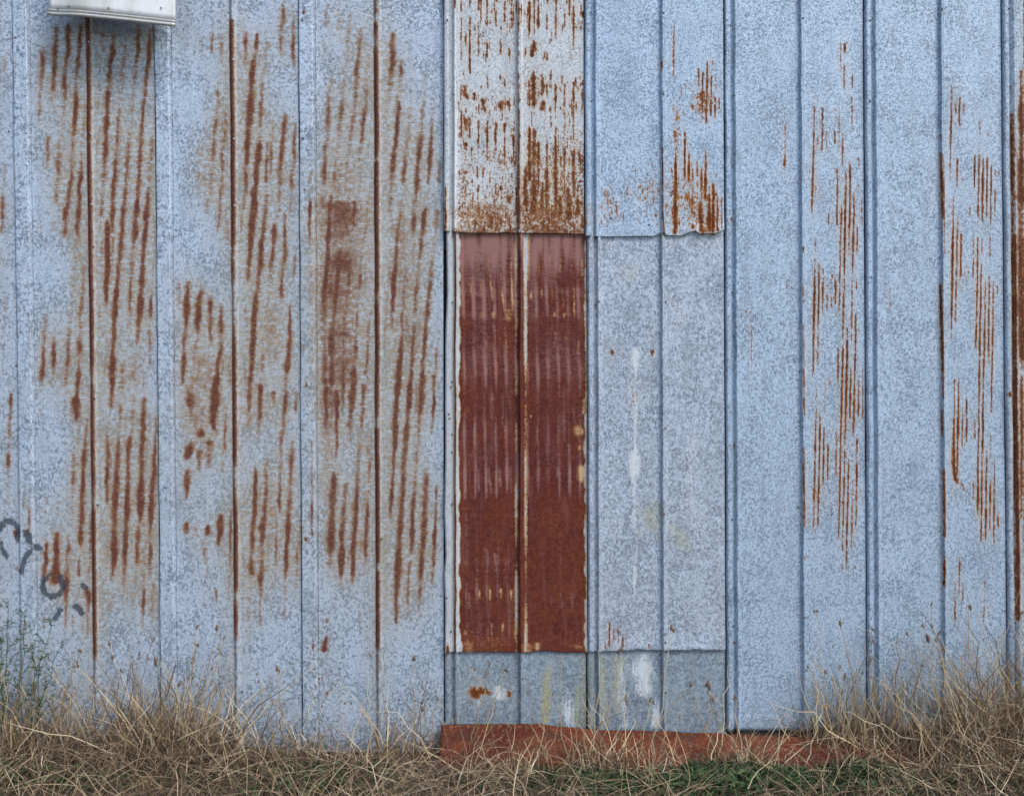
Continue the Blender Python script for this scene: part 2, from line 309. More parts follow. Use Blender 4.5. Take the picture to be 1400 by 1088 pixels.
RUST += tracks("""245,40,.4,44 240,130,.3,44; 315,0,.5,28 313,100,.6,26 303,200,.5,28 295,250,.3; 360,150,.3 355,230,.4 355,320,.2; 75,530,.6,28 78,600,.5,28 78,700,.2,24; 130,520,.5 125,590,.9,44 122,700,1,46 118,780,.7,40 108,860,.7 107,940,.6 103,1040,.9 100,1088,.7;
205,560,.5 195,610,.8,44 188,700,1,46 185,800,.7,40 183,840,.3 175,890,.5 165,1000,.4 160,1088,.4; 265,590,.3 260,650,.8 260,740,.7 255,820,.5 265,900,.4; 318,650,.5 320,720,.5 318,800,.7 320,860,.4 313,930,.9,40 300,1000,.7 298,1088,.9,44; 370,920,.3 368,1088,.3; 200,940,.25,160 210,1088,.3,160;
450,20,.5,24 452,100,.5,24; 512,0,1,42 508,100,1,42 495,210,1,40 487,320,.9,40 480,420,.8,40 475,500,.6 470,560,.3; 580,20,.5 572,130,.7 563,220,.8 548,320,.9 545,430,.8 533,490,.6 525,560,.7 515,640,.9 507,740,1 505,820,.9,40 500,900,.8 497,970,.7 490,1088,.9;
655,20,.5 655,130,.4; 625,190,.5 622,240,.8 620,300,.5 610,400,.7 600,470,.4 595,580,.3 580,700,.4 575,800,.2; 685,130,.3,24 685,230,.7,26 683,320,.6 685,380,.7 675,440,.5 660,560,.8 665,640,.4,26; 720,20,.4 713,150,.2; 745,360,.4,26 738,480,.4,26 735,520,.1;
715,610,.2,10 712,700,.7,18 713,770,.8,26 710,880,.8,34 705,950,.9,38 695,1010,1,38 692,1070,.5,24; 460,680,.4,26 460,760,.3,26; 560,920,.4 555,1000,.5 550,1088,.3; 635,900,.4 633,1000,.4; 615,560,.25,120 600,800,.25,140 600,1000,.2,140;
800,95,.6,10; 797,340,.6,10; 795,890,.8,14; 798,915,.6,12""", (226, 260), K, 36)
RUST += tracks("""100,20,.4; 125,20,.5,60 140,80,.6,60 145,180,.6,60; 210,180,.5,60; 225,40,.3,50; 150,20,.35,140 160,200,.35,140 200,320,.2,110; 290,0,.9,50 285,60,1,52 285,120,1,52 275,190,1,50 272,250,1,46 285,290,.6; 205,280,.9,50 200,330,.6,60; 345,150,.4,26 342,280,.7,28 340,380,.5,26 330,440,.3 325,540,.2;
150,350,.6,36 138,390,1,60 130,430,1,50 120,460,.3; 195,390,.8,44 190,450,.7,40 195,520,.4; 255,340,.7,60 255,400,.5,44 250,500,.4; 130,510,.9,42 125,560,.8,46 125,620,.9,42 122,680,.6,24; 118,810,.9 118,880,1; 245,830,.9,28 240,880,1,40 235,890,.6; 220,920,.4,50 225,1000,.5,50; 170,858,.6,50;
315,760,.9 315,860,1 305,920,.8,24 305,950,.4,20; 375,740,.4,22 377,850,.7,26 370,900,.6,20 375,1000,.5,22 370,1088,.4,22; 200,300,.3,30;
485,0,.8 480,100,.9 478,180,.6 475,280,.3; 545,20,.8 545,150,.8 535,260,.5 525,340,.3; 515,480,.7 515,550,1 515,640,1 512,740,.8 500,840,1,42 500,900,1,42 495,970,.7 492,1088,.8;
620,60,.6 618,160,.4; 585,420,.3 575,560,.5 578,620,.7 570,730,.8 560,800,.9,46 555,870,.8,46 550,960,.5,46 548,1088,.6,46; 690,0,.7 688,80,.8 682,180,.8 670,280,.7 662,360,.5 660,460,.4 655,560,.6 652,680,.8,28 655,760,.5,24; 635,740,.4,18 633,850,.5,18 635,960,.8,26 632,1050,.6,24;
750,60,.4,26 748,160,.6,26 745,200,.3,24; 730,340,.4 722,440,.6 715,560,.6 712,680,.6 705,780,.9,40 705,870,.9,40 695,950,.8 690,1060,.7; 770,830,.5 765,930,.5 755,1060,.4; 808,25,.8,22; 805,905,.9,20; 803,940,.7,10; 830,720,.4,10; 25,250,.5,12 22,100,.4,14; 22,20,.3,14; 600,700,.22,150 590,900,.22,150; 560,100,.25,150 570,250,.2,120""", (226, 520), K, 36)
RUST += tracks("""235,0,.3 235,120,.5; 290,180,.4,22 292,220,.6,24 290,270,.4,18; 370,0,.4,24 365,150,.35,22 360,260,.3,20; 225,200,.15 225,300,.15;
495,0,.6,30 495,70,.6,30 490,150,.3,26 487,300,.4,24 480,370,.4,20; 555,0,.6,44 555,60,.6,40 545,140,1,40 545,180,.6 543,250,.4,26 543,330,.5,26 543,410,.3,22; 635,0,.6,24 632,60,.4,22 628,180,.2,20; 692,0,.8,32 690,80,.8,30 685,150,.3,26 680,330,.4,24 678,370,.2; 755,0,.5,28 750,150,.3,24 745,230,.2; 515,605,.5,18; 510,680,.3,18; 650,655,.7,20; 805,550,.7,10""", (226, 760), K, 34)
RUST += tracks("""115,20,.3 108,160,.4; 95,230,.2 95,350,.15; 185,30,.2 180,180,.3; 245,70,.25 235,200,.3 230,290,.3 215,430,.2 205,520,.3 200,600,.6 190,680,.5 185,760,.5 170,860,.4 163,940,.5 155,1040,.7;
305,160,.4,28 303,220,.6 293,320,.7 285,400,.6 278,490,.6 275,600,.4 260,690,.5 250,780,.6 240,880,.4 228,980,.4; 355,260,.25 350,400,.3 340,520,.4 330,620,.5 320,700,.6 312,800,.6 300,900,.4 290,1000,.3; 140,440,.3 120,580,.6 120,640,.8 118,760,.5 100,860,.6 100,940,.6 95,1060,.6;
490,180,.7 488,260,.8 488,360,.7 475,450,.4 470,580,.2; 540,340,.4,24 538,420,.7,26 530,480,.3 520,560,.5 522,620,.8 515,720,.9,30 508,810,.7,28 495,870,.8 488,940,.9 485,1010,.6 478,1088,.5; 590,600,.3 582,700,.3 565,870,.4 558,950,.8 550,1050,.7;
680,400,.25,26 675,520,.25,26 660,620,.5,28 655,720,.5 645,830,.7 635,920,.9 630,1000,.9 628,1088,.8; 730,600,.3 722,650,.3 710,770,.6,26 703,860,.9,30 700,970,.9,30 690,1060,.7; 757,920,.3,24 750,1050,.6,28; 20,980,.3,30 15,1060,.4,30; 200,900,.2,220 200,1088,.45,260""", (420, 0), K, 36)
RUST += tracks("""85,30,.6,40 85,150,.5,40 85,220,.5,40; 140,20,.7,40 130,100,.9,45 125,220,1,48 122,330,1,45 118,420,1,45 105,520,.9,48 98,600,.7,48 95,700,.5,48 100,850,.5,48 100,950,.7,48 100,1088,.7,48;
215,100,.8,45 210,220,.7,45 195,330,.7,42 180,400,1,45 175,500,1,46 165,590,1,46 158,660,.7,45 150,740,.6,45 140,850,1,48 140,950,.9,48 140,1088,.9,48; 270,60,.8 262,200,.8 255,250,.4 245,370,.5 240,450,.8 240,540,.7 225,640,.5 215,720,.6 205,900,.6 205,1050,.8;
345,60,.4 340,200,.5 320,300,.4 305,420,.5 300,540,.6 290,640,.4 280,800,.5 275,900,.6 270,1000,.7,45 265,1060,.9,48; 355,700,.3 350,800,.6 345,900,.5 340,1000,.6 330,1060,.8; 190,60,.5,280 190,300,.55,270 180,600,.5,260 190,850,.5,260 200,1088,.5,250;
480,30,.5 475,130,.4; 540,60,.5 530,170,.5 520,230,.5 510,330,.7 503,430,.6 495,520,.8 490,610,1 485,700,.7 485,800,.4; 620,40,.6 615,130,.6 610,230,.6 605,290,.3; 565,420,.3 555,540,.4 550,650,.6 540,750,.5 543,860,.7 535,940,.8 527,1010,.9,42 522,1088,.8,42;
675,100,.8 668,160,.9 660,260,.9 652,340,.8 640,400,.3 625,520,.5 620,640,.6 615,740,.4 605,900,.6 600,980,.8 595,1088,.8; 745,110,.5 740,190,.6 725,280,.4 712,380,.3 705,500,.6 695,580,.6 690,700,.7 680,780,.5 672,870,.8,38 665,960,.9,40 658,1088,.9,40; 740,900,.4,30 735,980,.5,30 730,1088,.4,28;
530,150,.3,130 540,400,.2,140 560,650,.3,160 600,1000,.25,200; 20,60,.8,22 18,150,.9,24 15,260,.8,24 15,330,.4,20; 20,560,.5,18; 18,1020,.5,26; 15,800,.3,26""", (420, 260), K, 36)
RUST += tracks("""110,30,.9,45 105,100,.8,45 110,220,.6,45 105,270,.5,45; 170,60,1,32 170,150,.9,32 170,260,.8,32 170,360,.7,32 165,440,.5,28; 155,520,.5,40 150,570,.9,45 145,650,.8,46 145,730,.8,46 140,830,.8,45 135,920,.9,45 130,1020,.6,40; 205,0,.9,30 205,80,.9,30 200,180,.6,26; 100,500,.3 100,620,.4; 150,40,.5,180 120,250,.35,120 120,420,.25,110 120,700,.25,100;
265,0,1,45 258,80,1,46 255,180,.9,44 245,260,.8,38 245,350,.4,26; 220,580,.6,28 213,640,.6 210,720,.8,40 205,800,.7,40 200,880,1,42 198,980,1,42 195,1088,.9,40; 325,20,.7,38 320,120,.7,38 315,230,.8 305,300,.4 300,380,.5 290,500,.5 285,600,.6 280,700,.7 275,800,.8,40 268,900,1,42 262,980,1,40 262,1088,.8,34;
370,200,.2,26 360,440,.35,28 355,560,.4,28 350,640,.3,28 345,720,.5 340,800,.7 335,900,1,40 332,980,.9,34 335,1040,.4,24; 518,0,.8 515,80,1,40 508,180,1,40 503,280,1,36 502,360,1,34 495,420,.6,22 492,540,.8,20 485,620,.7,28 480,700,.7,30 475,800,.4,28;
590,0,.8,42 583,100,.9,42 578,200,.7,40 568,300,.8,38 560,400,.7 552,500,.7 548,620,.7 540,720,.7 537,780,1,40 530,860,1,44 525,960,1,44 518,1088,1,42; 660,0,.9,42 655,80,.9,42 645,180,.7 638,300,.5 630,380,.4 625,500,.3 615,600,.5 608,680,.7 602,780,.8 600,900,.8 595,1000,.6;
725,0,.7,24 725,140,.8,24 718,220,.6,20 712,310,.5,18; 680,500,.4,28 680,560,.7 675,680,.8,38 670,780,.8,40 665,900,.8,40 658,1000,.6 652,1088,.8; 740,600,.6,22 738,680,.6,24 735,800,.7,28 728,920,.7,30 722,1088,.7,28; 395,880,.3,20 395,1000,.25,20;
30,350,.5,14 30,450,.3,14 28,570,.6,18 28,640,.4,14 30,720,.9,24 28,760,.8,22 28,830,.4,16 35,890,.7,20""", (420, 520), K, 36)
RUST += tracks("""130,20,.6,44 125,100,.3 125,150,.1; 198,0,1,44 198,60,.9,40 192,130,.5,28 190,200,.2,18; 262,0,.9,32 265,80,.6,28 260,180,.25,22 257,260,.2,20; 335,0,.6,32 335,40,.3,20; 302,240,.1,22 300,400,.2,22;
518,0,1,44 515,100,1,42 515,180,1,36 510,250,.8,20 507,310,1,34 508,370,.9,26 510,400,.3,14; 590,20,.6,26 580,120,.5,26 575,250,.5,26 570,370,.3,22; 652,0,.8 648,120,.7,30 640,260,.5,26 640,370,.2,22; 720,0,.6,24 718,110,.6,24 705,220,.2,20 705,400,.15,20;
112,365,.6,30; 112,455,.8,18 100,490,1,36 97,540,1,44 95,555,.5,28; 130,755,.6,30; 115,785,.6,26; 135,810,.4,14; 38,140,.5,14 38,250,.4,12; 38,490,.8,14 38,540,.9,18; 40,640,.7,16; 42,800,.7,14; 200,920,.4,16""", (420, 760), K, 34)
# the sheet cut off by the left edge
RUST += tracks("""25,300,.4,20 20,420,.2,20; 38,100,.2,24; 30,880,.3,26 20,1040,.2,26""", (0, 0), 4.0, 28)
RUST += tracks("""15,0,.6,36 12,100,.8,36 8,190,.6,30; 45,330,.3,24 42,380,.4,24; 25,530,.5,26 25,640,.3,22 20,760,.2,18 15,960,.25,16; 55,1080,.7,20""", (0, 272), 4.0, 28)
RUST += tracks("""58,0,.8,18 58,60,.6,22 52,180,.6,28 50,280,.5,24 45,350,.8,30 45,420,.3,24 45,600,.25,24; 85,735,1,40; 95,930,.8,26; 130,500,.2,20 140,620,.4,16 165,620,.5,12 165,700,.4,12""", (0, 544), 4.0, 28)
# right-hand sheets: fine crisp streaks
RUST += tracks("""228,80,.6 228,250,.4; 252,80,1 252,140,.8; 250,190,.3 248,260,.9 247,340,.7; 295,250,.4 295,340,.9; 292,380,.5 292,560,.5; 77,420,.5 75,500,1 73,650,.9 70,760,1 66,900,1,12 62,1050,.6; 123,450,.8 122,600,.9 120,700,.7; 95,620,.5 95,700,.4; 145,580,.4 145,690,.4;
193,590,.9 193,650,.8; 218,450,.4 218,700,.4; 240,600,.6 239,700,.9 237,790,.6; 210,800,1 208,900,1 206,1088,1; 258,800,.4 257,900,.9 255,1000,1,14 253,1088,1,14; 283,760,.5 282,850,1 280,1088,.9; 305,960,.9 303,1088,.8; 233,1010,.8 232,1088,.8; 332,740,.7 332,790,.4; 330,880,.3 328,950,.3; 350,960,.4 350,1088,.4; 85,910,.7,16; 195,462,.7,12; 203,805,.6,14; 237,855,.7,12""", (1095, 40), K, 10)
RUST += tracks("""83,120,.4 82,200,.3 80,280,.9 78,400,1,12 75,550,1,12 72,700,.9 70,860,.8 67,900,.4; 103,250,.6 103,350,1,12 101,500,.9 99,570,.6 97,760,.6 95,830,.4; 127,290,.6 126,400,.8 123,530,.7; 150,430,.6 150,520,.5; 175,440,.5 175,510,.5; 198,350,.7 198,420,1,12 197,490,.9; 158,0,.7 157,40,.5; 205,0,.5;
230,0,.9 228,60,.8 225,150,.6 225,250,.5 223,300,.9 222,390,.7 220,480,.6 218,550,.4; 253,0,1,13 251,100,1,13 250,180,.9,11 248,300,.8 247,390,.7 244,460,.8 242,560,.9 239,690,.6; 278,0,.8 277,50,.6 274,150,.6 273,210,.3; 302,0,.9 299,130,1 297,230,.8 295,300,.4 293,440,.5 290,600,.6 288,700,.4; 323,40,.5 322,110,.8 320,180,.4; 320,330,.5 318,400,.5;
265,620,.5 264,720,.9 262,850,1,13 260,950,1,13 258,1088,1,13; 240,740,.9 238,850,1 235,950,.9,12 233,1088,.9; 213,740,.7 212,880,.8 211,940,.4; 313,540,.9 313,640,.9 312,710,.7 309,800,.7 307,950,.9 305,1088,.9; 287,850,.7 284,960,.9 281,1088,.9; 330,920,.5 329,1088,.7; 353,850,.4 353,1088,.6; 165,900,.6 163,950,.4; 138,900,.3 137,1088,.3; 90,960,.5 88,1088,.4;
180,330,.6,14; 195,340,.5,12; 170,390,.5,12; 92,765,.7,14; 93,820,.4,10; 260,430,.4,14; 237,1035,.6,16""", (1095, 300), K, 10)
RUST += tracks("""88,40,.4 85,150,.8 82,300,.9 79,450,1 76,580,1,13 73,700,.8 70,790,.5; 110,100,.5 108,230,.9 105,400,.9 102,530,.8 99,640,.9 97,760,.6; 133,190,.7 131,300,.9 128,430,.8 126,510,.5; 155,290,.9 154,400,.9 153,490,.6; 203,210,.5 202,330,.8 199,460,.6; 232,0,.9 230,150,.8 227,300,.9 224,450,1 221,600,.9 217,740,.9 214,820,.6;
258,0,1,13 256,130,.9 254,240,.6 250,360,.7 247,540,.7 243,660,.8 240,780,.9 237,890,.6; 282,0,.9 280,130,.8; 305,0,1,13 302,150,1,13 300,250,.5; 275,370,.8 271,480,.8 268,600,.8 265,700,1 262,850,.8 260,1000,.6; 297,480,.4 293,640,.8 290,780,.7 287,880,.5; 322,250,.6 320,380,.4 320,450,.9 317,600,.7 314,780,.5; 330,0,.6 328,130,.4; 353,0,.6 352,140,.6; 237,960,.5 236,1000,.4; 308,970,.5 308,1000,.4; 342,530,.3 340,580,.3; 155,215,.6,12; 207,212,.5,12; 237,605,.6,16; 100,600,.8,16""", (1095, 540), K, 10)
RUST += tracks("""88,150,.6 87,260,.8 85,370,.9 82,480,.7 80,620,.5 80,700,.4; 110,260,.5 110,310,.7; 135,220,.9 132,300,.8 131,380,.7; 157,250,.6 157,310,.7; 230,290,.6; 205,320,.4; 250,350,.4 249,440,.5; 295,420,.7 296,450,.5; 122,570,.7 120,670,.7 119,730,.4; 222,550,.8 220,650,1,12 219,740,.8; 246,560,.7 244,700,.8 240,800,.9 240,910,.7; 270,570,.9 267,680,1,13 265,800,1,12 264,940,.8; 293,570,.9 291,700,1 289,800,.9 288,900,.7; 316,610,.8 314,750,.9 312,880,.9 310,960,.6;
338,640,.6 338,680,.4; 338,760,.7 335,900,.5; 360,640,.6 360,690,.4; 98,790,.4 96,1000,.7 94,1088,.9; 123,900,.6 121,1000,.5 119,1088,.6; 143,1000,.7 142,1088,.8; 193,840,.6 193,900,.4; 170,730,.4; 212,1040,.4 212,1088,.4; 238,1040,.5 238,1088,.6; 262,1020,.4 261,1088,.4; 308,1000,.4 305,1088,.4; 85,650,.4,14; 150,690,.4,16; 110,378,.6,12;
433,320,.8,14 436,600,1,14 438,850,.9,14 440,1088,1,18; 450,400,.6,8 455,700,.4,8; 485,60,.6,14 487,300,.9,20 487,560,.9,26 487,800,1,44 485,860,.4,30 483,930,.7,26 483,1088,.9,26; 464,540,.7,10 466,760,.5,10""", (1280, 80), K, 10)
RUST += tracks("""94,0,1,12 92,150,1,12 90,300,1,12 88,450,.9 86,570,.4; 118,0,.6 116,150,.8 113,300,.7 110,460,.6; 142,0,.9 140,100,.9 139,210,.7; 163,170,.7 163,210,.5; 187,140,.4 187,190,.3; 212,100,.6 211,200,.7; 237,0,.8 235,200,.9 233,320,.7 230,460,.9 226,610,.7; 260,120,.5 257,200,.9 255,300,.9 252,430,.9 250,550,1,12 248,700,.9 246,850,.7 244,960,.9 242,1088,.8;
282,230,.5 280,400,.5 278,480,1,12 275,600,1,12 271,740,.9 268,850,.7 267,960,1 265,1088,.9; 304,190,.4 303,310,.9 300,420,.8 300,540,.8 298,700,.5; 327,230,.4 325,330,.7 325,460,.5 323,540,.9 320,700,.8 317,800,.8 317,980,.7; 350,250,.8 350,310,.5; 310,40,.5 307,90,.4; 105,780,.6 104,900,.4 103,1000,.7 102,1088,.7; 128,780,.5 127,900,.8 126,1088,1; 175,900,.8 173,1000,.9 172,1088,.8; 150,950,.5 148,1088,.7; 197,700,.3; 220,1040,.5 220,1088,.6;
442,0,1,22 445,300,1,22 448,600,.9,18 450,900,.9,16 450,1088,1,18; 485,0,.9,40 487,300,1,44 490,640,1,40 492,700,.5,20; 465,380,.7,14 468,600,.5,12; 487,770,.6,16 487,1000,.8,20 487,1088,.6,16; 465,1000,.5,10; 415,875,.9,20""", (1280, 330), K, 10)
RUST += tracks("""100,0,.9,12 99,150,.9,14 100,250,1,18 110,310,1,20 125,335,.9,18 145,340,.6,14 165,390,.4,12; 123,0,1 122,90,.8 122,200,.8 118,300,.8; 150,0,.9 148,130,.5; 175,0,.9 173,100,.6; 222,0,.6 220,90,.4; 245,0,.8 240,150,.8 238,300,.9 238,420,1,12 236,510,.6; 268,0,1 265,100,.9 262,240,.7 260,350,.9 258,500,1,12 255,670,.8; 312,40,.3 310,200,.6;
290,150,.4 286,300,.9 285,450,1,12 282,600,1,12 280,670,.7; 310,330,.9 308,450,.9 305,600,.6; 335,180,.4 332,340,.6 330,500,.9 328,680,.6; 212,340,.8 212,430,.5; 353,510,.8 352,590,.6; 135,760,.5 133,850,.9 130,980,.5; 108,900,.4 106,1088,.7; 155,900,.3 152,1000,.5; 277,880,.3 273,1088,.4; 300,1020,.4 300,1080,.4; 195,1050,.5,18; 113,600,.4;
450,0,1,24 452,200,1,20 460,400,.8,24 463,600,1,16 466,800,1,18 464,1088,.9,18; 490,0,.7,24 488,200,.8,20 487,540,.6,16""", (1280, 580), K, 10)
RUST += tracks("""35,550,.4,12 38,700,.9,13 40,860,1,12 42,1000,.6,12 42,1088,.6; 20,450,.7,12; 22,540,.5,12 28,760,.9,12 32,920,.7,12""", (1280, 80), K, 10)
RUST += tracks("""22,240,.6,10 25,400,.9,12 30,560,.8,12 33,760,.6 33,900,.6; 30,960,.5 32,1088,.5""", (1280, 330), K, 10)
RUST += tracks("""37,260,.9,13 40,420,1,13 43,640,.8,12; 42,760,.7,12 42,840,.9,12 38,920,.6,10; 40,1040,.6,10""", (1280, 580), K, 10)
RUST += tracks("""10,150,.7,10 10,200,.5,10; 8,380,.7,12 10,460,.5,10; 10,600,.6,8 12,800,.8,10 15,1088,.9,12""", (1095, 300), K, 9)
RUST += tracks("""12,20,1,12 15,80,.9,12; 12,300,.5,9 12,500,.9,12 15,600,.8,12 15,760,1,12; 18,930,.9,12""", (1095, 540), K, 9)
RUST += tracks("""95,680,.5,8 95,830,.4,10 90,915,.8,12; 125,880,.4,10; 160,830,.3,9""", (1050, 0), 4.0, 9)
RUST += tracks("""105,470,.4,9 107,500,.3,9; 670,480,.3,9 668,640,.3,9; 1100,10,.2""", (1050, 272), 4.0, 9)
# top sheet above the rusted one
RUST += tracks("""175,20,.5 175,300,.6 175,540,.5; 215,320,.8,26 215,430,.5,22; 255,0,.9 255,80,.9; 255,170,.7 255,400,.9 255,620,1 255,690,.5; 337,0,.7 335,110,.6; 335,230,.5 335,420,.6 335,530,.5; 415,0,.6 417,130,.8 415,250,.6; 415,380,.7 415,530,.7; 417,670,.8 418,750,.8 420,800,.4; 497,100,.5 497,170,.9 497,260,.5; 578,40,.6 578,100,1,22 578,210,.8; 657,50,.6 657,150,.8 658,250,.4;
535,340,.5 540,400,.5 538,480,.9,26 540,530,.5; 620,450,.6 620,500,.9,28 620,535,.5; 735,60,.7,12 732,230,.5,12; 806,20,.8,24 808,130,1,26 805,260,1,24 805,370,.6; 888,0,.6 890,120,.8,24 888,230,1,24 888,290,.6; 970,110,.7 970,160,.8 970,290,.7; 1055,60,.6 1053,290,.5; 1133,100,.8 1133,180,.9 1133,290,.4; 1217,60,.6 1217,150,1,24 1217,350,.8 1212,490,.4; 1302,120,1,24 1302,170,.9,24;
775,410,.4 770,500,.9,28 765,545,.5; 852,400,.9,26 845,470,1,34 830,530,.9,30; 540,700,.6 540,740,.7,24; 580,740,.6 578,820,.5; 658,780,.5; 845,660,.6 847,720,.8,40 845,800,1,42 845,900,1,36 850,1000,.9,32; 805,760,.9 805,1000,.8; 770,800,.7,24; 925,700,.5,26 928,820,.7,36 925,900,.5,26; 888,800,.5 890,920,.6; 970,820,.8 970,910,.7; 1010,650,.6 1010,850,.7; 1050,800,.9,24 1052,920,1,26 1050,1030,.8; 1133,790,.8 1133,930,.8 1130,1050,.4; 1173,820,.8,26; 1215,850,.8,24 1217,920,.9,24 1215,1085,.7; 1300,760,.6,24 1300,920,.9,24 1295,1050,.3;
205,800,.6,24 210,880,.9,36 235,930,.7,28; 300,870,.8,26 290,940,.6,28; 370,930,1,32 385,1010,1,36 400,1050,.6,24; 450,960,.4; 540,950,.8,36 540,1010,.9,36 550,1035,.5; 615,955,.9,36 615,1000,.6; 930,950,.9,36 935,1030,.8,32; 1000,1000,.7,26 1000,1070,.6,26; 710,40,.7,14 710,260,.6,14; 708,700,.6,14 708,900,.6,14 708,1088,.8,14""", (605, 0), 6.8, 17)
RUST += tracks("""165,0,.8 165,180,.8; 203,20,.8,36 205,120,.5,24; 205,230,.8,24 205,300,.8,24; 242,20,.9 240,190,.7; 315,40,.8 316,180,.7 315,340,.6; 393,40,1 392,200,.9 391,400,.5; 466,50,.6 467,150,.8 466,340,.5; 545,70,.8,22 545,200,.8 544,300,.7 544,430,.7,22; 622,170,.8,22 622,280,.6 622,440,.5; 265,280,.5; 500,400,.7,36; 200,490,.6,36; 275,490,.5,24; 360,460,.5,24; 467,560,.6 467,680,.7; 470,730,.7,26; 510,630,.8,30; 580,560,.6,26; 520,700,.5,24 520,820,.6,24; 580,690,.8,28 578,750,1,44; 430,880,.8,30 432,960,.9,42; 510,880,.7,26 508,960,.9,38; 580,880,.7,30 580,940,.8,38;
760,100,.8,24 760,300,1,30 760,560,.9,28; 800,110,.6,24 800,350,.6,44 800,560,.6,44 800,660,1,46 800,840,1,56; 837,220,.9,24 838,400,.9,26 835,620,.8,24; 725,480,.6,30 722,620,1,44 730,760,1,40 735,840,.6,20; 910,250,.8,24 912,330,.6 912,460,.9,26 912,600,1,28 910,850,.8,28; 875,580,.5,26 872,700,.8,34 870,830,.9,40; 990,100,.7 988,180,.5 988,250,.9,24 987,400,1,28 988,560,1,30 990,700,.9,26 990,850,.7;
1068,280,.7,22 1067,400,.9,24 1066,540,.6 1068,800,.6; 1145,300,1,28 1145,500,1,28 1147,700,.9,28; 1030,700,.6,30 1030,860,1,42; 1100,620,.7,28 1105,760,.9,40 1105,900,1,46; 1180,720,.7,32 1180,860,1,46; 1145,0,.6 1145,200,.5; 1070,0,.5 1070,180,.4; 1225,330,.5 1222,560,.5; 1225,860,.9,30 1225,980,.9,36; 670,0,.6,16 668,300,.8,18 665,600,1,20 670,800,1,26 665,1000,1,22; 920,985,.5,420; 380,985,.3,420; 30,620,.7,16 28,760,.8,22 28,1000,.9,26""", (605, 160), 6.4, 17)
RUST += tracks("""755,0,.6 752,40,.5; 995,0,1 995,50,.8; 1068,0,.6,12; 820,130,.9 820,250,1,16 818,400,.9 818,520,.8,18; 750,150,.8,26; 745,300,.5 745,430,.8,18 745,550,1,26 742,700,1,26 740,850,1,32 738,970,1,26; 855,310,.8 852,420,1,22 852,540,1,26; 885,430,.7 885,540,.6; 885,590,.8,18 880,700,.9,18 875,800,.7; 922,370,.9 922,500,.9; 955,420,.6 957,520,.9,18 955,680,.7; 992,290,.7 992,430,.9,18 990,560,1,22 988,690,1,24;
945,700,.8,22 945,780,1,34 955,900,1,34 965,960,.9,42; 1020,640,.8 1020,760,.8,24 1018,860,1,34 1020,950,.9,30; 1055,550,.7 1053,700,.9,20 1050,850,1,28 1050,960,.9,26; 1088,640,.6 1088,800,.9,20 1085,950,.7,22; 1122,780,.5 1122,900,.6; 830,640,.8,20 830,690,.7,20; 885,910,.8,34; 790,740,.6,24; 185,620,.4 183,780,.6; 260,700,.4 258,800,.5; 545,570,.6,26; 510,600,.4,20; 455,580,.5,18; 565,640,.4 563,730,.5; 580,820,.7,26; 590,890,.5,20; 610,630,.5,20; 220,880,.4,16; 632,260,.7,10 634,500,.6,10 636,800,.8,12 645,980,1,16;  1205,850,.7,26; 50,730,.4,16""", (800, 160), 6.04, 14)
RUST += tracks("""885,130,.5 883,250,.8 880,430,.4; 1018,380,.5 1018,480,.5; 1040,400,.9 1040,520,1 1038,620,.8; 1065,340,.9 1064,480,1,12 1060,660,.9; 1088,420,.7 1085,640,.8; 1110,420,.3 1110,500,.4; 1107,540,.9 1107,650,.8; 1130,540,.8 1130,600,.6; 945,450,.4 945,500,.3; 970,460,.4 970,500,.3; 985,590,.4,20; 900,640,.5,10; 815,350,.6,10 815,400,.5,10; 1050,560,.3,100; 890,740,.6,22""", (700, 0), 4.0, 9)
# long patched sheet beside the red one, and the low sheets
RUST += tracks("""547,838,1,18; 573,825,.7,10; 768,840,.9,22; 660,990,.4,6 658,1088,.5,6; 682,980,.4,6 682,1088,.5,6; 1280,615,.6,12; 1306,620,.8,12; 1310,690,.5,8 1312,1000,.2,8""", (700, 272), 4.0, 9)
RUST += tracks("""660,0,.5,6 682,70,.4,6; 677,360,.4,10; 830,632,.8,12; 1325,75,.5,10; 1318,530,.4,10; 1215,258,.8,12""", (700, 544), 4.0, 9)
RUST += tracks("""510,100,.2 510,200,.3 510,280,.8; 533,130,.6 533,230,.9 531,270,.7; 557,150,.2 556,240,.7; 580,150,.4 580,250,.7; 605,220,.7 605,280,.9,13; 627,170,.2 627,280,.3; 748,250,.4,10 746,275,.7,14; 700,520,.5,14; 503,400,.6,14""", (700, 816), 4.0, 9)
RUST += tracks("""1190,500,.9,30 1200,525,1,60 1205,548,.8,50; 1225,500,.8,30 1235,525,1,70; 1265,510,.6,20 1275,528,.9,40; 1385,530,.9,24; 1040,300,.5,12 1035,370,.4,12; 1195,400,.4,14""", (350, 816), 4.0, 20)
PALE = []
PALE += tracks("""675,820,.9,52 675,900,.9,56 670,960,.6,40 672,1088,.45,30; 780,690,.5,26 772,740,.45,22; 775,835,.6,52; 900,560,.4,40 905,620,.3,40; 930,640,.35,80; 1045,760,.25,20 1045,900,.2,20; 540,245,.3,60""", (700, 272), 4.0, 30)
PALE += tracks("""675,0,.5,26 672,150,.5,22 670,260,.45,26 672,310,.8,62 672,400,.8,70 670,450,.4,40 668,520,.45,26 668,640,.5,36 685,740,.3,26 678,860,.4,26 672,960,.5,30 670,1088,.3,26; 990,200,.3,90 960,560,.2,120 1050,760,.25,140; 560,700,.2,100; 840,0,.4,12 838,600,.35,12 840,1088,.35,12""", (700, 544), 4.0, 30)
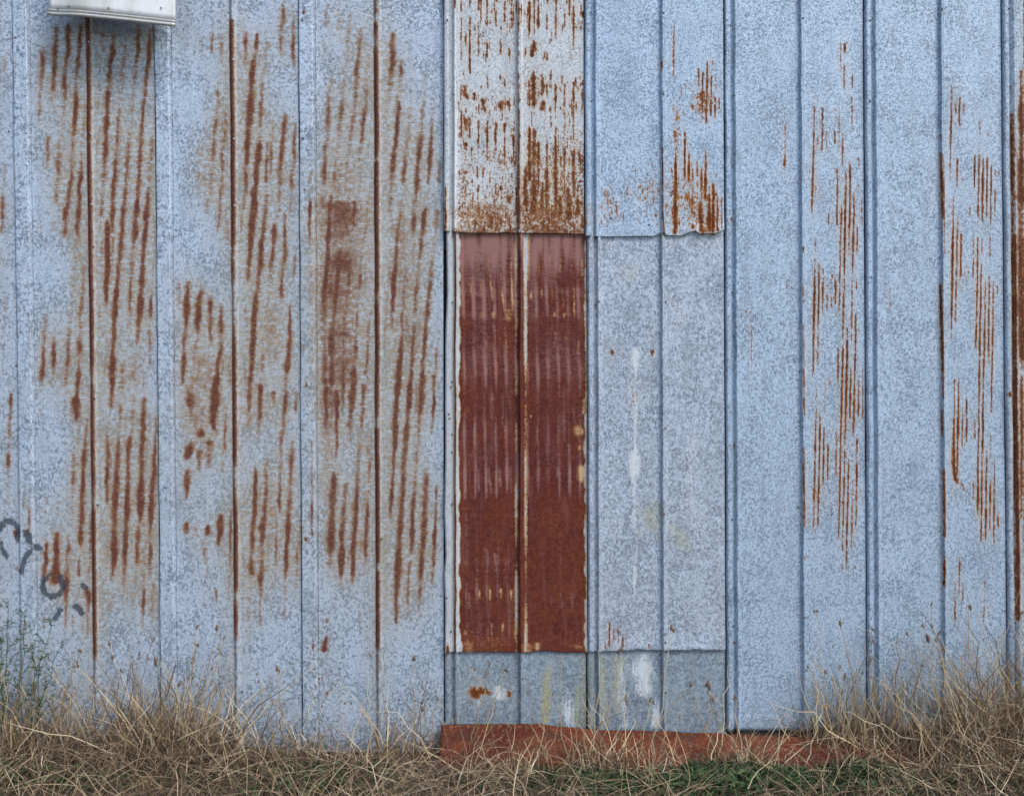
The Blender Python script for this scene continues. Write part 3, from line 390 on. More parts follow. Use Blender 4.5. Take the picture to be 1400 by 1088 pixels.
PALE += tracks("""715,300,.4,90 712,400,.75,110 722,520,.8,95 730,560,.3,60; 780,560,.2,60 785,640,.6,70 790,720,.5,70; 590,300,.2,120 600,460,.4,60 610,600,.5,60 620,720,.4,60; 300,500,.3,60 310,640,.5,60 320,720,.4,60; 520,200,.2,100; 560,0,.2,200 680,100,.3,160; 130,500,.3,60""", (700, 816), 4.0, 30)
PALE += tracks("""1320,520,.6,70; 1360,525,.5,60; 1215,560,.5,20 1222,640,.4,14; 1090,320,.3,20 1085,680,.3,16""", (350, 816), 4.0, 30)
PALE += tracks("""75,0,.4,14 70,500,.4,14 72,1088,.4,14; 118,0,.7,22 118,500,.7,22 118,1088,.8,24; 738,0,.7,26 738,500,.6,26 738,1088,.6,28; 420,900,.2,300; 300,1050,.4,260""", (605, 0), 6.8, 20)
PALE += tracks("""120,0,.7,34 110,500,.6,60 110,1000,.5,60; 300,500,.45,340 260,900,.45,340; 695,0,.6,22 695,500,.5,22 695,900,.4,24; 950,80,.3,260; 60,0,.35,14 60,1000,.4,14""", (605, 160), 6.4, 20)
PALE += tracks("""70,300,.3,12 70,560,.35,16; 420,700,.2,160; 820,1000,.3,80""", (800, 160), 6.04, 20)
OCHRE = tracks("""760,650,.45,110; 800,740,.5,36; 700,740,.4,30; 880,690,.35,80 920,780,.4,110 960,840,.25,110; 780,600,.3,60""", (700, 544), 4.0, 40)
OCHRE += tracks("""195,380,.5,24 190,480,.8,34 185,600,.9,36 185,690,.8,34; 270,330,.3,14 265,700,.25,20; 360,480,.35,24 355,700,.4,30; 400,300,.3,40 400,700,.35,50; 580,330,.35,70 575,640,.3,26; 500,330,.3,40 500,720,.25,40; 740,320,.3,16 750,500,.3,14""", (700, 816), 4.0, 30)
OCHRE += tracks("""100,250,.25,90 140,420,.2,70; 640,400,.2,80; 300,560,.2,160""", (700, 272), 4.0, 40)
PAINT = []     # strokes: list of points + width, photograph pixels
for pts, w in (([(0, 724), (4, 716), (11, 713), (19, 714), (25, 720), (26, 732), (24, 738)], 7), ([(0, 741), (4, 752), (9, 761)], 6), ([(56, 750), (50, 747), (43, 752), (36, 762), (32, 773), (30, 782)], 7),
               ([(38, 728), (41, 733), (41, 738)], 9), ([(60, 793), (58, 803), (62, 812), (71, 816), (80, 813), (86, 805), (86, 797), (82, 788)], 7), ([(63, 789), (68, 785)], 5),
               ([(104, 829), (109, 832), (111, 837)], 8), ([(82, 834), (79, 839), (76, 845)], 7), ([(113, 800), (118, 803)], 6)):
    PAINT.append((np.array(pts, float), w))

# ------------------------------------------------------------------ the shed and its sheets
shed = empty('metal_shed', (0, 0, 0))
tag(shed, 'metal shed wall of blue-grey ribbed sheets streaked with brown rust', 'shed')

LX = [-400, 20, 606, 712, 905, 1186, 1370, 1800]; LL = [.014, .014, .001, .001, .004, .005, .009, .010]
def lean(x): return np.interp(x, LX, LL)

def paint_tracks(F, PX, PY, ys, trs, wob=0.7, seed=0):
    for k, t in enumerate(trs):
        y0, y1 = t[0, 1], t[-1, 1]; wm = t[:, 3].max(); e = min(6.0, 0.35 * wm + 1.5)
        if y1 < ys[0] or y0 > ys[-1]: continue
        xa, xb = t[:, 0].min() - 1.5 * wm - 2, t[:, 0].max() + 1.5 * wm + 2
        if xb < PX[:, 0].min() or xa > PX[:, -1].max(): continue
        i0, i1 = np.searchsorted(ys, y0 - e), np.searchsorted(ys, y1 + e)
        if i1 <= i0: continue
        xr = PX[(i0 + i1) // 2]; j0, j1 = max(0, np.searchsorted(xr, xa - 12)), np.searchsorted(xr, xb + 12)
        if j1 <= j0: continue
        py = PY[i0:i1, j0:j1]; px = PX[i0:i1, j0:j1]
        big = wm > 14
        cx = np.interp(py, t[:, 1], t[:, 0]) + (vnoise(py, 31 * k + seed, 9) * wob + vnoise(py, 77 * k + seed, 3.5) * wob * 0.5) * min(1, wm / 5.0)
        a = np.minimum(np.interp(py, t[:, 1], t[:, 2]) * (1.0 if wm < 4.5 else 1.12), 1.1); w = np.interp(py, t[:, 1], t[:, 3])
        w = w * (1 + 0.22 * vnoise(py, 13 * k + seed + 5, 17) + 0.08 * vnoise(py, 14 * k + seed + 5, 3))
        thin = wm < 4.5
        a = np.maximum(a, 0) * (1 + (0.45 * np.minimum(0, vnoise(py, 19 * k + seed + 2, 4.5)) if thin else 0)) * (1 + 0.26 * vnoise(py, 17 * k + seed + 9, 19))
        end = smooth(py, y0 - e, y0 + e * 0.6) * (1 - smooth(py, y1 - e * 0.6, y1 + e))
        w = w * (0.45 + 0.55 * end)
        dd = np.abs(px - cx)
        if thin: v = a * end * np.exp(-(dd / (0.50 * w)) ** 2.4)
        elif big: v = (a ** 0.75) * end * np.exp(-(dd / (0.60 * w)) ** 2)
        else: v = (a ** 0.8) * end * (0.48 * np.exp(-(dd / (0.80 * w)) ** 2) + 0.52 * np.exp(-(dd / (0.40 * w)) ** 2))
        F[i0:i1, j0:j1] = np.maximum(F[i0:i1, j0:j1], v)

def paint_strokes(F, PX, PY):
    for pts, w in PAINT:
        m = (PX > pts[:, 0].min() - w) & (PX < pts[:, 0].max() + w) & (PY > pts[:, 1].min() - w) & (PY < pts[:, 1].max() + w)
        if not m.any(): continue
        x, y = PX[m], PY[m]; d = np.full(x.shape, 1e9)
        for (ax, ay), (bx, by) in zip(pts[:-1], pts[1:]):
            L = (bx - ax) ** 2 + (by - ay) ** 2; t = np.clip(((x - ax) * (bx - ax) + (y - ay) * (by - ay)) / L, 0, 1)
            d = np.minimum(d, np.hypot(x - ax - t * (bx - ax), y - ay - t * (by - ay)))
        F[m] = np.maximum(F[m], np.exp(-(d / (0.62 * w)) ** 4))

PROF = {   # (offset from left edge in px, millimetres proud), rib: offset from the rib's line
    'band': [(-0.4, -9), (0, 10), (1, 11.5), (18.2, 11), (20, 3), (21.2, -4.0), (22.6, 1.0), (26, 0)],
    'double': [(-0.4, -9), (0, 10), (2.0, 18), (6.6, 18), (9.6, 0), (11.0, -6), (12.4, -4), (14.6, 13), (16.4, 12), (20.5, 0)],
}
RIB = {'band': [(-3.8, 0), (-0.6, 14), (1.2, 14.5), (4.4, 0.6), (7, 0)], 'double': [(-3.6, -1.5), (-2.9, 0), (-0.8, 18), (0.6, 18), (4.6, 0.5), (6.5, 0)]}

def make_sheet(x0, x1, ytop, ybot, rib, style, mat, layer, dx, dy, seed, bottom=None, curl=0.0, hem=(), fields=None, label=None, edge=None, tilt=None):
    """one roll-formed sheet: flat pans, a raised side lap, a V rib in the middle (positions in photograph pixels on the wall plane)"""
    xs = list(np.arange(x0, x1, dx)) + [x1]
    xs += [x0 + u for u, _ in PROF[style]] + [rib + u for u, _ in RIB[style]]
    xs = np.array(sorted(xs)); keep = [0]
    for i in range(1, len(xs)):
        if xs[i] - xs[keep[-1]] > 0.35: keep.append(i)
    xs = xs[keep]
    hi = np.arange(max(ytop, -14), ybot, dy)
    ys = np.concatenate([np.arange(ytop, -14, 30), hi, [ybot]]) if ytop < -14 else np.concatenate([hi, [ybot]])
    ys = ys[np.concatenate([[True], np.diff(ys) > 0.2])]
    X, Y = np.meshgrid(xs, ys)
    d = np.interp(xs - x0, [p[0] for p in PROF[style]], [p[1] for p in PROF[style]])
    d = d + np.interp(xs - rib, [p[0] for p in RIB[style]], [p[1] for p in RIB[style]])
    D = np.repeat(d[None, :], len(ys), 0)
    PX = X + lean(X) * Y
    PX += vnoise(Y, seed + 3, 60) * 0.5 * ((np.abs(X - rib) < 9) | (X - x0 < 24))
    if edge: PX += np.interp(Y, [p[0] for p in edge], [p[1] for p in edge]) * (1 - smooth(X, x0 + 4, x0 + 20))
    PY = Y.copy()
    if bottom:
        b = np.interp(xs, [p[0] for p in bottom], [p[1] for p in bottom])
        PY += (b - ybot)[None, :] * smooth(Y, ybot - 26, ybot)
        D += ((b - ybot) * -0.7)[None, :] * smooth(Y, ybot - 16, ybot)
    D += vnoise2(PX, PY, seed + 11, 45, 120) * 1.6 + vnoise2(PX, PY, seed + 12, 18, 40) * 0.5
    D += curl * smooth(Y, ybot - 30, ybot) ** 2
    for hy in hem: D += 2.2 * np.exp(-((Y - hy) / 1.8) ** 2)
    F = {k: np.zeros_like(PX) for k in ('rust', 'pale', 'ochre', 'paint', 'speck', 'haze')}
    if fields: fields(F, PX, PY, xs, ys, X, Y)
    if mat in ('new', 'white', 'grey', 'under'):      # stray flecks round the streaks
        b = F['rust'].copy()
        for ax, w in ((0, 4), (1, 5), (0, 4), (1, 5)):
            c = np.cumsum(np.pad(b, [(w + 1, w) if a == ax else (0, 0) for a in (0, 1)], mode='edge'), ax)
            b = (np.take(c, range(2 * w + 1, c.shape[ax]), ax) - np.take(c, range(0, c.shape[ax] - 2 * w - 1), ax)) / (2 * w + 1)
        F['speck'] = np.maximum(F['speck'] * 0.8, np.clip(b * 1.2, 0, 0.62)); F['haze'] = np.clip(b * (2.6 if mat == 'white' else 2.3), 0, 0.85)
    if mat == 'old':      # rust wash that dulls the zinc round the streaks
        b = F['rust'].copy()
        for ax, w in ((0, 9), (1, 11), (0, 9), (1, 11)):
            c = np.cumsum(np.pad(b, [(w + 1, w) if a == ax else (0, 0) for a in (0, 1)], mode='edge'), ax)
            b = (np.take(c, range(2 * w + 1, c.shape[ax]), ax) - np.take(c, range(0, c.shape[ax] - 2 * w - 1), ax)) / (2 * w + 1)
        F['haze'] = np.clip(b * 2.9, 0, 1)
        ph = (PX + 0.058 * PY + 2.2 * vnoise2(PX, PY, seed + 70, 60, 70)) / 15.8      # faint ripples between the strong streaks
        rp = np.clip(np.cos(2 * math.pi * ph) * 0.5 + 0.5, 0, 1) ** 1.6 * np.clip(b * 2.6 - 0.1, 0, 1) * np.clip(0.62 + 0.6 * vnoise2(PX, PY, seed + 71, 15, 34), 0, 1)
        pan = (X > x0 + 26) & (np.abs(X - rib) > 8)
        weave = np.clip(0.98 + 0.16 * vnoise2(PX, PY, seed + 72, 26, 8) + 0.16 * vnoise2(PX, PY, seed + 73, 34, 30), 0.6, 1.15)
        F['rust'] = np.where(pan, np.maximum(F['rust'], 0.52 * rp) * weave, F['rust'])
    # turned-back bottom edge gives the sheet its thickness
    V = np.stack([WX(PX), -(D + layer) / 1000.0, WZ(PY)], -1)
    low = V[-1:].copy(); low[..., 1] += 0.004; V = np.concatenate([V, low], 0)
    r, c = V.shape[:2]; idx = np.arange(r * c).reshape(r, c)
    q = np.stack([idx[:-1, :-1], idx[1:, :-1], idx[1:, 1:], idx[:-1, 1:]], -1).reshape(-1, 4)
    me = mesh_np('metal_sheet', V, q)
    for k, a in F.items(): fattr(me, k, np.concatenate([a, a[-1:]], 0))
    o = obj('metal_sheet', me, M[mat], shed)
    if label: o['label'] = label
    o['_x'] = (float(x0), float(x1), float(ytop), float(ybot), float(rib), float(layer))
    return o

def std(F, PX, PY, xs, ys, X, Y, seed=0, ribrust=None, ribx=0, wob=0.7):
    paint_tracks(F['rust'], PX, PY, ys, RUST, wob, seed)
    paint_tracks(F['pale'], PX, PY, ys, PALE, 0.6, seed + 1)
    paint_tracks(F['ochre'], PX, PY, ys, OCHRE, 0.6, seed + 2)
    paint_strokes(F['paint'], PX, PY)
    if ribrust is not None:       # rust standing in the crease along the rib
        t = np.array(ribrust, float); a = np.interp(PY, t[:, 0], t[:, 1])
        u = X - ribx
        F['rust'] = np.maximum(F['rust'], a * smooth(u, -5.6, -3.8) * (1 - smooth(u, 1.3, 3.2)) * (1 + 0.1 * vnoise(PY, seed + 55, 8)))
        F['rust'] = np.maximum(F['rust'], 0.42 * a * smooth(u, 0.0, 1.5) * (1 - smooth(u, 2.2, 4.4)) * np.clip(0.7 + 0.8 * vnoise(PY, seed + 56, 9), 0, 1))

def fA(F, PX, PY, xs, ys, X, Y):
    std(F, PX, PY, xs, ys, X, Y, 100, [(-300, .9), (60, .9), (150, 1), (340, 1.1), (490, 1.15), (510, .55), (555, 1), (660, 1), (685, .55), (700, 1), (820, 1.1), (890, .95), (905, .5), (930, .3), (960, .12), (1040, .1)], 121.3)
    F['speck'] += 0.05
def fB(F, PX, PY, xs, ys, X, Y):
    std(F, PX, PY, xs, ys, X, Y, 200, [(-300, .1), (20, .15), (32, .95), (90, .9), (240, 1.1), (330, 1.0), (345, .6), (380, .8), (395, .4), (440, .45), (470, .8), (520, .95), (620, 1.05), (645, .45), (680, .7), (700, 1), (800, 1.05), (812, .45), (840, .9), (870, .7), (880, .25), (1040, .12)], 318.0)
def fC(F, PX, PY, xs, ys, X, Y):
    std(F, PX, PY, xs, ys, X, Y, 300, [(-300, .5), (18, .6), (26, .15), (36, .9), (60, .5), (75, 1), (180, 1.1), (215, .9), (219, .3), (224, 1.1), (395, 1.0), (410, .6), (420, 1.05), (540, 1), (580, .5), (592, 1.1), (760, 1.05), (775, .35), (785, 1), (880, .9), (890, .4), (910, .6), (930, .4), (980, .3), (1040, .2)], 515.3)
def fL(F, PX, PY, xs, ys, X, Y):
    std(F, PX, PY, xs, ys, X, Y, 400, [(-300, .8), (900, .9), (1040, .1)], -75)
    r = np.random.default_rng(5)
    for k in range(60):
        x = r.uniform(-165, -8); y = r.uniform(-300, 800); L = r.uniform(40, 260)
        paint_tracks(F['rust'], PX, PY, ys, [np.array([(x, y, r.uniform(.3, .8), 8), (x - L * .06, y + L, r.uniform(.2, .8), 8)])], 0.7, k)
def fDt(F, PX, PY, xs, ys, X, Y):
    std(F, PX, PY, xs, ys, X, Y, 500, None, 0, 0.35)
    F['speck'] = np.clip(0.44 + 0.3 * vnoise2(PX, PY, 9, 30, 24) + 0.5 * smooth(PY, 120, 310) + 0.35 * smooth(PX, 715, 770) * smooth(PY, 90, 300), 0, 1.0) * smooth(PX, 621, 628)
    F['rust'] = np.maximum(F['rust'], 0.5 * smooth(PY, 308, 318) * (0.55 + 0.7 * vnoise2(PX, PY, 71, 9, 5)))
    r = np.random.default_rng(77); dash = []
    for ya, yb, nl, nr in ((-10, 42, 26, 34), (50, 82, 12, 12), (98, 128, 10, 34), (130, 160, 26, 26), (162, 218, 44, 26), (205, 260, 26, 70), (255, 318, 60, 130)):
        for side, cnt in ((0, nl), (1, nr)):
            for _ in range(cnt):
                x = (628 if side == 0 else 718) + 3.0 * r.integers(0, 28) + r.normal(0, .5); y = r.uniform(ya, yb); L = r.gamma(2, 4.0); a = r.uniform(.35, .95)
                dash.append(np.array([(x, y, a, r.uniform(1.4, 2.6)), (x + r.normal(0, .4), y + L, a * .8, r.uniform(1.2, 2.2))]))
    paint_tracks(F['rust'], PX, PY, ys, dash, 0.3, 321)
    r = np.random.default_rng(15)
    for k in range(70):
        x = 622 + 6.0 * r.integers(0, 30) + r.normal(0, .4); y = r.uniform(-300, -10); L = r.uniform(10, 70)
        paint_tracks(F['rust'], PX, PY, ys, [np.array([(x, y, .8, 2.5), (x, y + L, .7, 2.5)])], 0.3, k)
def fEt(F, PX, PY, xs, ys, X, Y):
    std(F, PX, PY, xs, ys, X, Y, 600, None, 0, 0.3)
    r = np.random.default_rng(78); dash = []
    for mx, my, sx_, sy_, cnt, am in ((950, 270, 22, 36, 120, .9), (880, 262, 22, 24, 34, .6), (832, 282, 12, 22, 26, .6), (925, 190, 8, 30, 14, .6), (958, 120, 14, 24, 14, .6)):
        for _ in range(cnt):
            x = np.clip(r.normal(mx, sx_), 822, 986); y = r.normal(my, sy_); L = r.gamma(2, 3.4); a = r.uniform(.3, 1) * am
            dash.append(np.array([(x, y, a, r.uniform(1.4, 2.8)), (x, y + L, a * .8, r.uniform(1.2, 2.2))]))
    paint_tracks(F['rust'], PX, PY, ys, dash, 0.3, 322)
    g = np.exp(-((PX - 945) / 34.) ** 2 - ((PY - 275) / 48.) ** 2) * 0.85 + np.exp(-((PX - 880) / 30.) ** 2 - ((PY - 262) / 26.) ** 2) * 0.6 + np.exp(-((PX - 832) / 16.) ** 2 - ((PY - 275) / 36.) ** 2) * 0.55 + np.exp(-((PX - 925) / 10.) ** 2 - ((PY - 185) / 40.) ** 2) * 0.6 + np.exp(-((PX - 950) / 30.) ** 2 - ((PY - 150) / 30.) ** 2) * 0.4
    F['speck'] = np.clip(g * 1.45, 0, 1)
def fEm(F, PX, PY, xs, ys, X, Y): std(F, PX, PY, xs, ys, X, Y, 700, None, 0, 0.3); F['speck'] += 0.04
def fLow(F, PX, PY, xs, ys, X, Y):
    std(F, PX, PY, xs, ys, X, Y, 800, None, 0, 0.3); F['speck'] += 0.12
def fF(F, PX, PY, xs, ys, X, Y):
    std(F, PX, PY, xs, ys, X, Y, 900, None, 0, 0.25)
    s = 0
    for cx, cy, rx, ry, a in ((1140, 470, 40, 260, .42), (1120, 265, 16, 30, .6), (1140, 395, 22, 20, .75), (1120, 680, 16, 26, .75), (1135, 690, 18, 22, .6), (1150, 600, 25, 80, .5), (1075, 175, 8, 40, .55), (1075, 395, 14, 16, .55), (1070, 240, 20, 60, .3), (1025, 450, 12, 40, .3)):
        s = s + a * np.exp(-((PX - cx) / rx) ** 2 - ((PY - cy) / ry) ** 2)
    F['speck'] = np.clip(s * 1.0, 0, 0.85)
def fG(F, PX, PY, xs, ys, X, Y):
    std(F, PX, PY, xs, ys, X, Y, 1000, None, 0, 0.25)
    s = 0
    for cx, cy, rx, ry, a in ((1335, 430, 36, 260, .42), (1318, 395, 22, 20, .85), (1300, 235, 10, 20, .75), (1317, 245, 10, 12, .7), (1308, 680, 16, 16, .85), (1340, 130, 26, 20, .5), (1220, 410, 20, 40, .3), (1310, 610, 14, 20, .5)):
        s = s + a * np.exp(-((PX - cx) / rx) ** 2 - ((PY - cy) / ry) ** 2)
    F['speck'] = np.clip(s * 0.8, 0, 0.8)
def fH(F, PX, PY, xs, ys, X, Y):
    std(F, PX, PY, xs, ys, X, Y, 1100, None, 0, 0.4)
    r = np.random.default_rng(25)
    for k in range(90):
        x = r.uniform(1390, 1660); y = r.uniform(-300, 720); L = r.uniform(30, 200)
        paint_tracks(F['rust'], PX, PY, ys, [np.array([(x, y, r.uniform(.4, 1), 3), (x, y + L, r.uniform(.3, 1), 3)])], 0.3, k)
    F['speck'] += 0.3 * smooth(PX, 1386, 1392)
def fR(F, PX, PY, xs, ys, X, Y):
    r = np.random.default_rng(27)
    for k in range(60):
        x = r.uniform(xs[0] + 20, xs[-1]); y = r.uniform(-300, 720); L = r.uniform(30, 200)
        paint_tracks(F['rust'], PX, PY, ys, [np.array([(x, y, r.uniform(.4, 1), 3), (x, y + L, r.uniform(.3, 1), 3)])], 0.3, k)

TOP = -330
sheets = {}
sheets['LL'] = make_sheet(-372, -178.2, TOP, 1031, -270, 'band', 'old', 0, 6, 12, 19, fields=fL)
sheets['L'] = make_sheet(-177, 16.8, TOP, 1031, -75, 'band', 'old', 0, 2.0, 4.5, 20, fields=fL, label='sheet cut by the left edge, grey paint strokes near its foot')
sheets['A'] = make_sheet(18, 210.6, TOP, 1031, 121.3, 'band', 'old', 0, 1.3, 3.2, 21, fields=fA, label='weathered sheet with slanting brown rust streaks and a grey paint ring')
sheets['B'] = make_sheet(212, 407.6, TOP, 1031, 318.0, 'band', 'old', 0, 1.3, 3.2, 22, fields=fB, label='weathered sheet with slanting brown rust and a broken stain')
sheets['C'] = make_sheet(409, 605.7, TOP, 1029, 515.3, 'band', 'old', 0, 1.3, 3.2, 23, hem=(1012, 1020), fields=fC, label='weathered sheet thick with brown rust beside the red sheet')
sheets['Db'] = make_sheet(607, 799.3, 870, 1012, 711.5, 'double', 'under', -2, 2.0, 3.5, 24, fields=fLow, label='low grey sheet below the red rusted sheet')
sheets['Eb'] = make_sheet(801, 987.7, 868, 1012, 903.5, 'double', 'under', -2, 2.0, 3.5, 25, fields=fLow, label='low grey sheet with a chalky white patch')
sheets['Em'] = make_sheet(802, 987.7, 295, 888.5, 904.0, 'double', 'grey', 4, 1.5, 3.5, 26, bottom=[(802, 890), (835, 890), (860, 888.2), (868, 886.8), (880, 888.4), (935, 888.5), (945, 887), (957, 888.6), (993, 888.3)], curl=4, fields=fEm, label='mottled grey sheet with a white paint drip')
sheets['Et'] = make_sheet(799, 987.7, TOP, 321, 904.5, 'double', 'new', 13, 0.9, 2.2, 27, bottom=[(799, 324), (820, 324.2), (892, 323.5), (900, 320.8), (905, 319.5), (909, 322.5), (930, 323), (940, 318.5), (948, 316.5), (951, 318.0), (955, 320.2), (975, 320), (985, 316.5), (991.5, 314.5)], curl=4, fields=fEt, label='pale blue sheet with a ragged lower edge and orange rust flecks')
sheets['Dt'] = make_sheet(607, 797.4, TOP, 319, 709.5, 'double', 'white', 13, 0.9, 2.2, 28, bottom=[(607, 317), (640, 319), (680, 319.4), (690, 318), (700, 319.4), (760, 319.8), (803, 321)], curl=4, hem=(303, 310), fields=fDt, label='chalky white sheet speckled with orange rust')
sheets['F'] = make_sheet(989.5, 1179.8, TOP, 998, 1094.5, 'double', 'new', 0, 0.95, 4.0, 29, hem=(982, 989), fields=fF, label='pale blue sheet with fine rust streaks right of its rib')
sheets['G'] = make_sheet(1181.5, 1367.7, TOP, 1001, 1285.5, 'double', 'new', 0, 0.95, 4.0, 30, hem=(985, 992), fields=fG, label='pale blue sheet with fine rust streaks and a hooked stain')
sheets['H'] = make_sheet(1369.5, 1560.9, TOP, 1001, 1474, 'double', 'new', 0, 1.8, 4.5, 31, fields=fH, label='sheet at the right edge with a dark rusted lap')
sheets['HH'] = make_sheet(1562, 1765, TOP, 1001, 1666, 'double', 'new', 0, 6, 12, 32, fields=fR)

# the red rusted sheet
def red_fields(F, PX, PY, xs, ys, X, Y):
    for k in ('worn', 'tan', 'zinc', 'ember'): F[k] = np.zeros_like(PX)
    F['ember'] = np.clip(0.15 + 0.8 * smooth(PY, 600, 780) + 0.5 * vnoise2(PX, PY, 66, 22, 60), 0, 1)
    e = lambda s, c: vnoise(PY, s, c)
    # bare zinc along the left lap, both sides of the rib and the right edge
    lz = 1 - smooth(PX, 625.8 + 1.6 * e(1, 9) + 1.0 * e(12, 4) + 3 * smooth(PY, 840, 885), 630.0 + 2.2 * e(1, 9) + 3 * smooth(PY, 840, 885))
    lz *= 1 - 0.95 * np.exp(-((PX - 622.6 - 0.8 * e(9, 30)) / 2.0) ** 2)
    rz = smooth(PX, 797.5 + 1.8 * e(2, 11) + 1.2 * e(3, 4), 802.0 + 1.5 * e(2, 11))
    rc = 711.5 + lean(711.5) * PY; u = PX - rc
    cz = np.exp(-((u + 6.2) / 2.3) ** 2) * np.clip(0.62 + 0.5 * e(4, 40) - 0.25 * smooth(PY, 450, 600) * (1 - smooth(PY, 800, 850)), 0, 1) + np.exp(-((u - 6.6) / 2.4) ** 2) * np.clip(0.72 + 0.45 * e(5, 40) - 0.2 * smooth(PY, 430, 560), 0, 1)
    cz += np.exp(-((u - 8) / 5.) ** 2) * 0.7 * (1 - smooth(PY, 330, 420))
    F['zinc'] = np.clip(np.maximum(np.maximum(lz * 0.92, rz * 0.62), cz * 0.72), 0, 1)
    F['worn'] = (0.40 + 0.35 * vnoise2(PX, PY, 16, 6, 30)) * (1 - smooth(PY, 330, 402 + 24 * vnoise2(PX, PY, 6, 14, 30))) + 0.22 * (1 - smooth(PY, 400, 560)) + 0.12 * vnoise2(PX, PY, 8, 20, 60)
    W = tracks("""110,60,.5 118,120,.6; 165,60,.5 180,120,.6 190,180,.5; 232,60,.4 240,130,.5; 290,50,.5 300,150,.5; 340,60,.6 345,200,.5; 210,820,.25 205,1000,.35; 245,820,.3 245,960,.3; 300,820,.25 300,1000,.3; 255,480,.4 265,640,.3; 215,560,.4 220,720,.25; 160,700,.2 165,900,.2; 340,800,.2 340,1000,.2; 560,520,.35 570,720,.2; 515,560,.25 515,760,.2; 600,800,.2 605,1060,.35; 650,900,.3 655,980,.3""", (605, 310), 3.63, 18)
    W += tracks("""160,20,.4 155,90,.3; 210,20,.4 215,100,.3; 265,0,.4 270,90,.3; 175,150,.35 180,260,.4; 230,140,.35 240,270,.4; 285,150,.35 290,240,.4; 335,140,.3 340,270,.3; 470,150,.25 470,200,.2; 520,20,.3 520,200,.2; 570,140,.4 575,200,.3; 625,20,.4 628,200,.3; 210,540,.3 225,680,.25; 260,560,.35 275,690,.3; 310,600,.25 315,700,.2; 130,760,.35 135,840,.3; 540,770,.35 540,840,.2; 590,760,.3 590,840,.2; 640,750,.35 645,840,.25""", (605, 600), 3.63, 18)
    up = [(320, .9), (350, .8), (375, .15), (395, .75), (425, .95), (440, .15), (470, .2), (500, .7), (530, .5), (545, .1), (590, .75), (625, .35), (650, .9), (672, .9), (690, .05), (720, .25), (765, .5), (790, .2), (810, .6), (830, .3), (860, .45), (880, .2)]
    rip = np.clip(np.cos(2 * math.pi * (PX - 632 - 0.012 * (PY - 320) + vnoise(PY, 91, 30) * 1.2) / 14.3), 0, 1) ** 1.4
    F['worn'] += 0.92 * rip * np.interp(PY, [p[0] for p in up], [p[1] for p in up]) * (0.8 + 0.5 * vnoise2(PX, PY, 93, 14, 40)) * np.where(PX < 712, 1.0, 0.75)
    F['worn'] += 0.16 * np.maximum(0, vnoise(PY, 95, 16)) - 0.25 * smooth(PY, 700, 780) * (PX > 715)
    paint_tracks(F['worn'], PX, PY, ys, W, 0.6, 40)
    T = tracks("""120,70,.4 130,180,.4 135,280,.5 142,350,.6; 170,90,.4 185,250,.4 192,350,.5; 225,100,.3 235,240,.4 245,330,.7 250,370,.5; 280,110,.3 290,260,.5 298,340,.8 305,420,.5; 340,150,.4 345,330,.8 350,430,.4; 475,130,.5 480,240,.4; 530,150,.6 535,240,.5; 585,140,.6 582,240,.5; 640,130,.4 640,250,.3; 690,160,.7 695,250,.5; 492,310,.7 493,350,.4; 545,300,.6 545,370,.5; 595,310,.6 602,400,.5; 650,290,.5 655,450,.5; 440,330,.8 440,360,.5; 200,436,.5,26; 255,436,.5,30; 330,436,.35,60; 555,436,.6,22; 605,436,.6,22; 655,440,.4,16; 310,500,.5 315,560,.7 322,630,.6; 262,515,.5; 215,575,.5 215,600,.3; 612,540,.7 615,570,.5; 625,610,.7 627,650,.5; 675,560,.4 678,640,.6; 437,940,.9,12; 300,930,.4 310,1020,.4; 690,700,.4,26; 705,850,.6,20 700,930,.5,20; 670,1010,.6,50; 690,1015,.7,24; 360,360,.4,50 350,400,.3,60; 120,900,.2,40; 120,600,.3,12""", (605, 310), 3.63, 12)
    T += tracks("""230,190,.5 230,230,.3; 285,180,.7 285,215,.6; 182,750,.7,14 182,790,.5; 236,745,.8,16 236,800,.5; 290,740,.8,14 290,795,.5; 340,745,.8,16 342,800,.5; 135,760,.3 135,800,.3; 245,910,.6,14 245,1000,.35,12; 300,910,.5,16 295,980,.3,12; 195,915,.4,14 190,950,.3; 145,940,.4 150,990,.3; 365,900,.5,26 362,1000,.5,22; 680,40,.6,24; 690,130,.7,30 688,165,.8,30 690,215,.8,24; 705,300,.7,16; 705,370,.6,14; 130,1030,.35,60; 250,1033,.25,120; 470,1028,.6,40; 670,1020,.5,80 675,1035,.5,60; 420,1040,.5,60; 115,960,.5,18""", (605, 600), 3.63, 14)
    for t in T: t[:, 2] = np.minimum(1.1, t[:, 2] * 1.1); t[:, 3] *= 1.1
    paint_tracks(F['tan'], PX, PY, ys, T, 0.5, 41)
    F['tan'] = np.maximum(F['tan'], 0.3 * np.exp(-((PY - 880.5) / 1.2) ** 2) + 0.3 * np.exp(-((PY - 885.5) / 1.2) ** 2))
    F['speck'] = (0.28 + 0.2 * vnoise2(PX, PY, 61, 8, 30)) * (1 - smooth(PX, 600, 620)) + 0.05
    rb = np.exp(-((PX - 612.5) / 2.5) ** 2) * smooth(PY, 875, 884) + np.exp(-((PX - 609) / 3.) ** 2) * 0.0
    F['zinc'] *= 1 - np.clip(rb * 1.2, 0, 1)
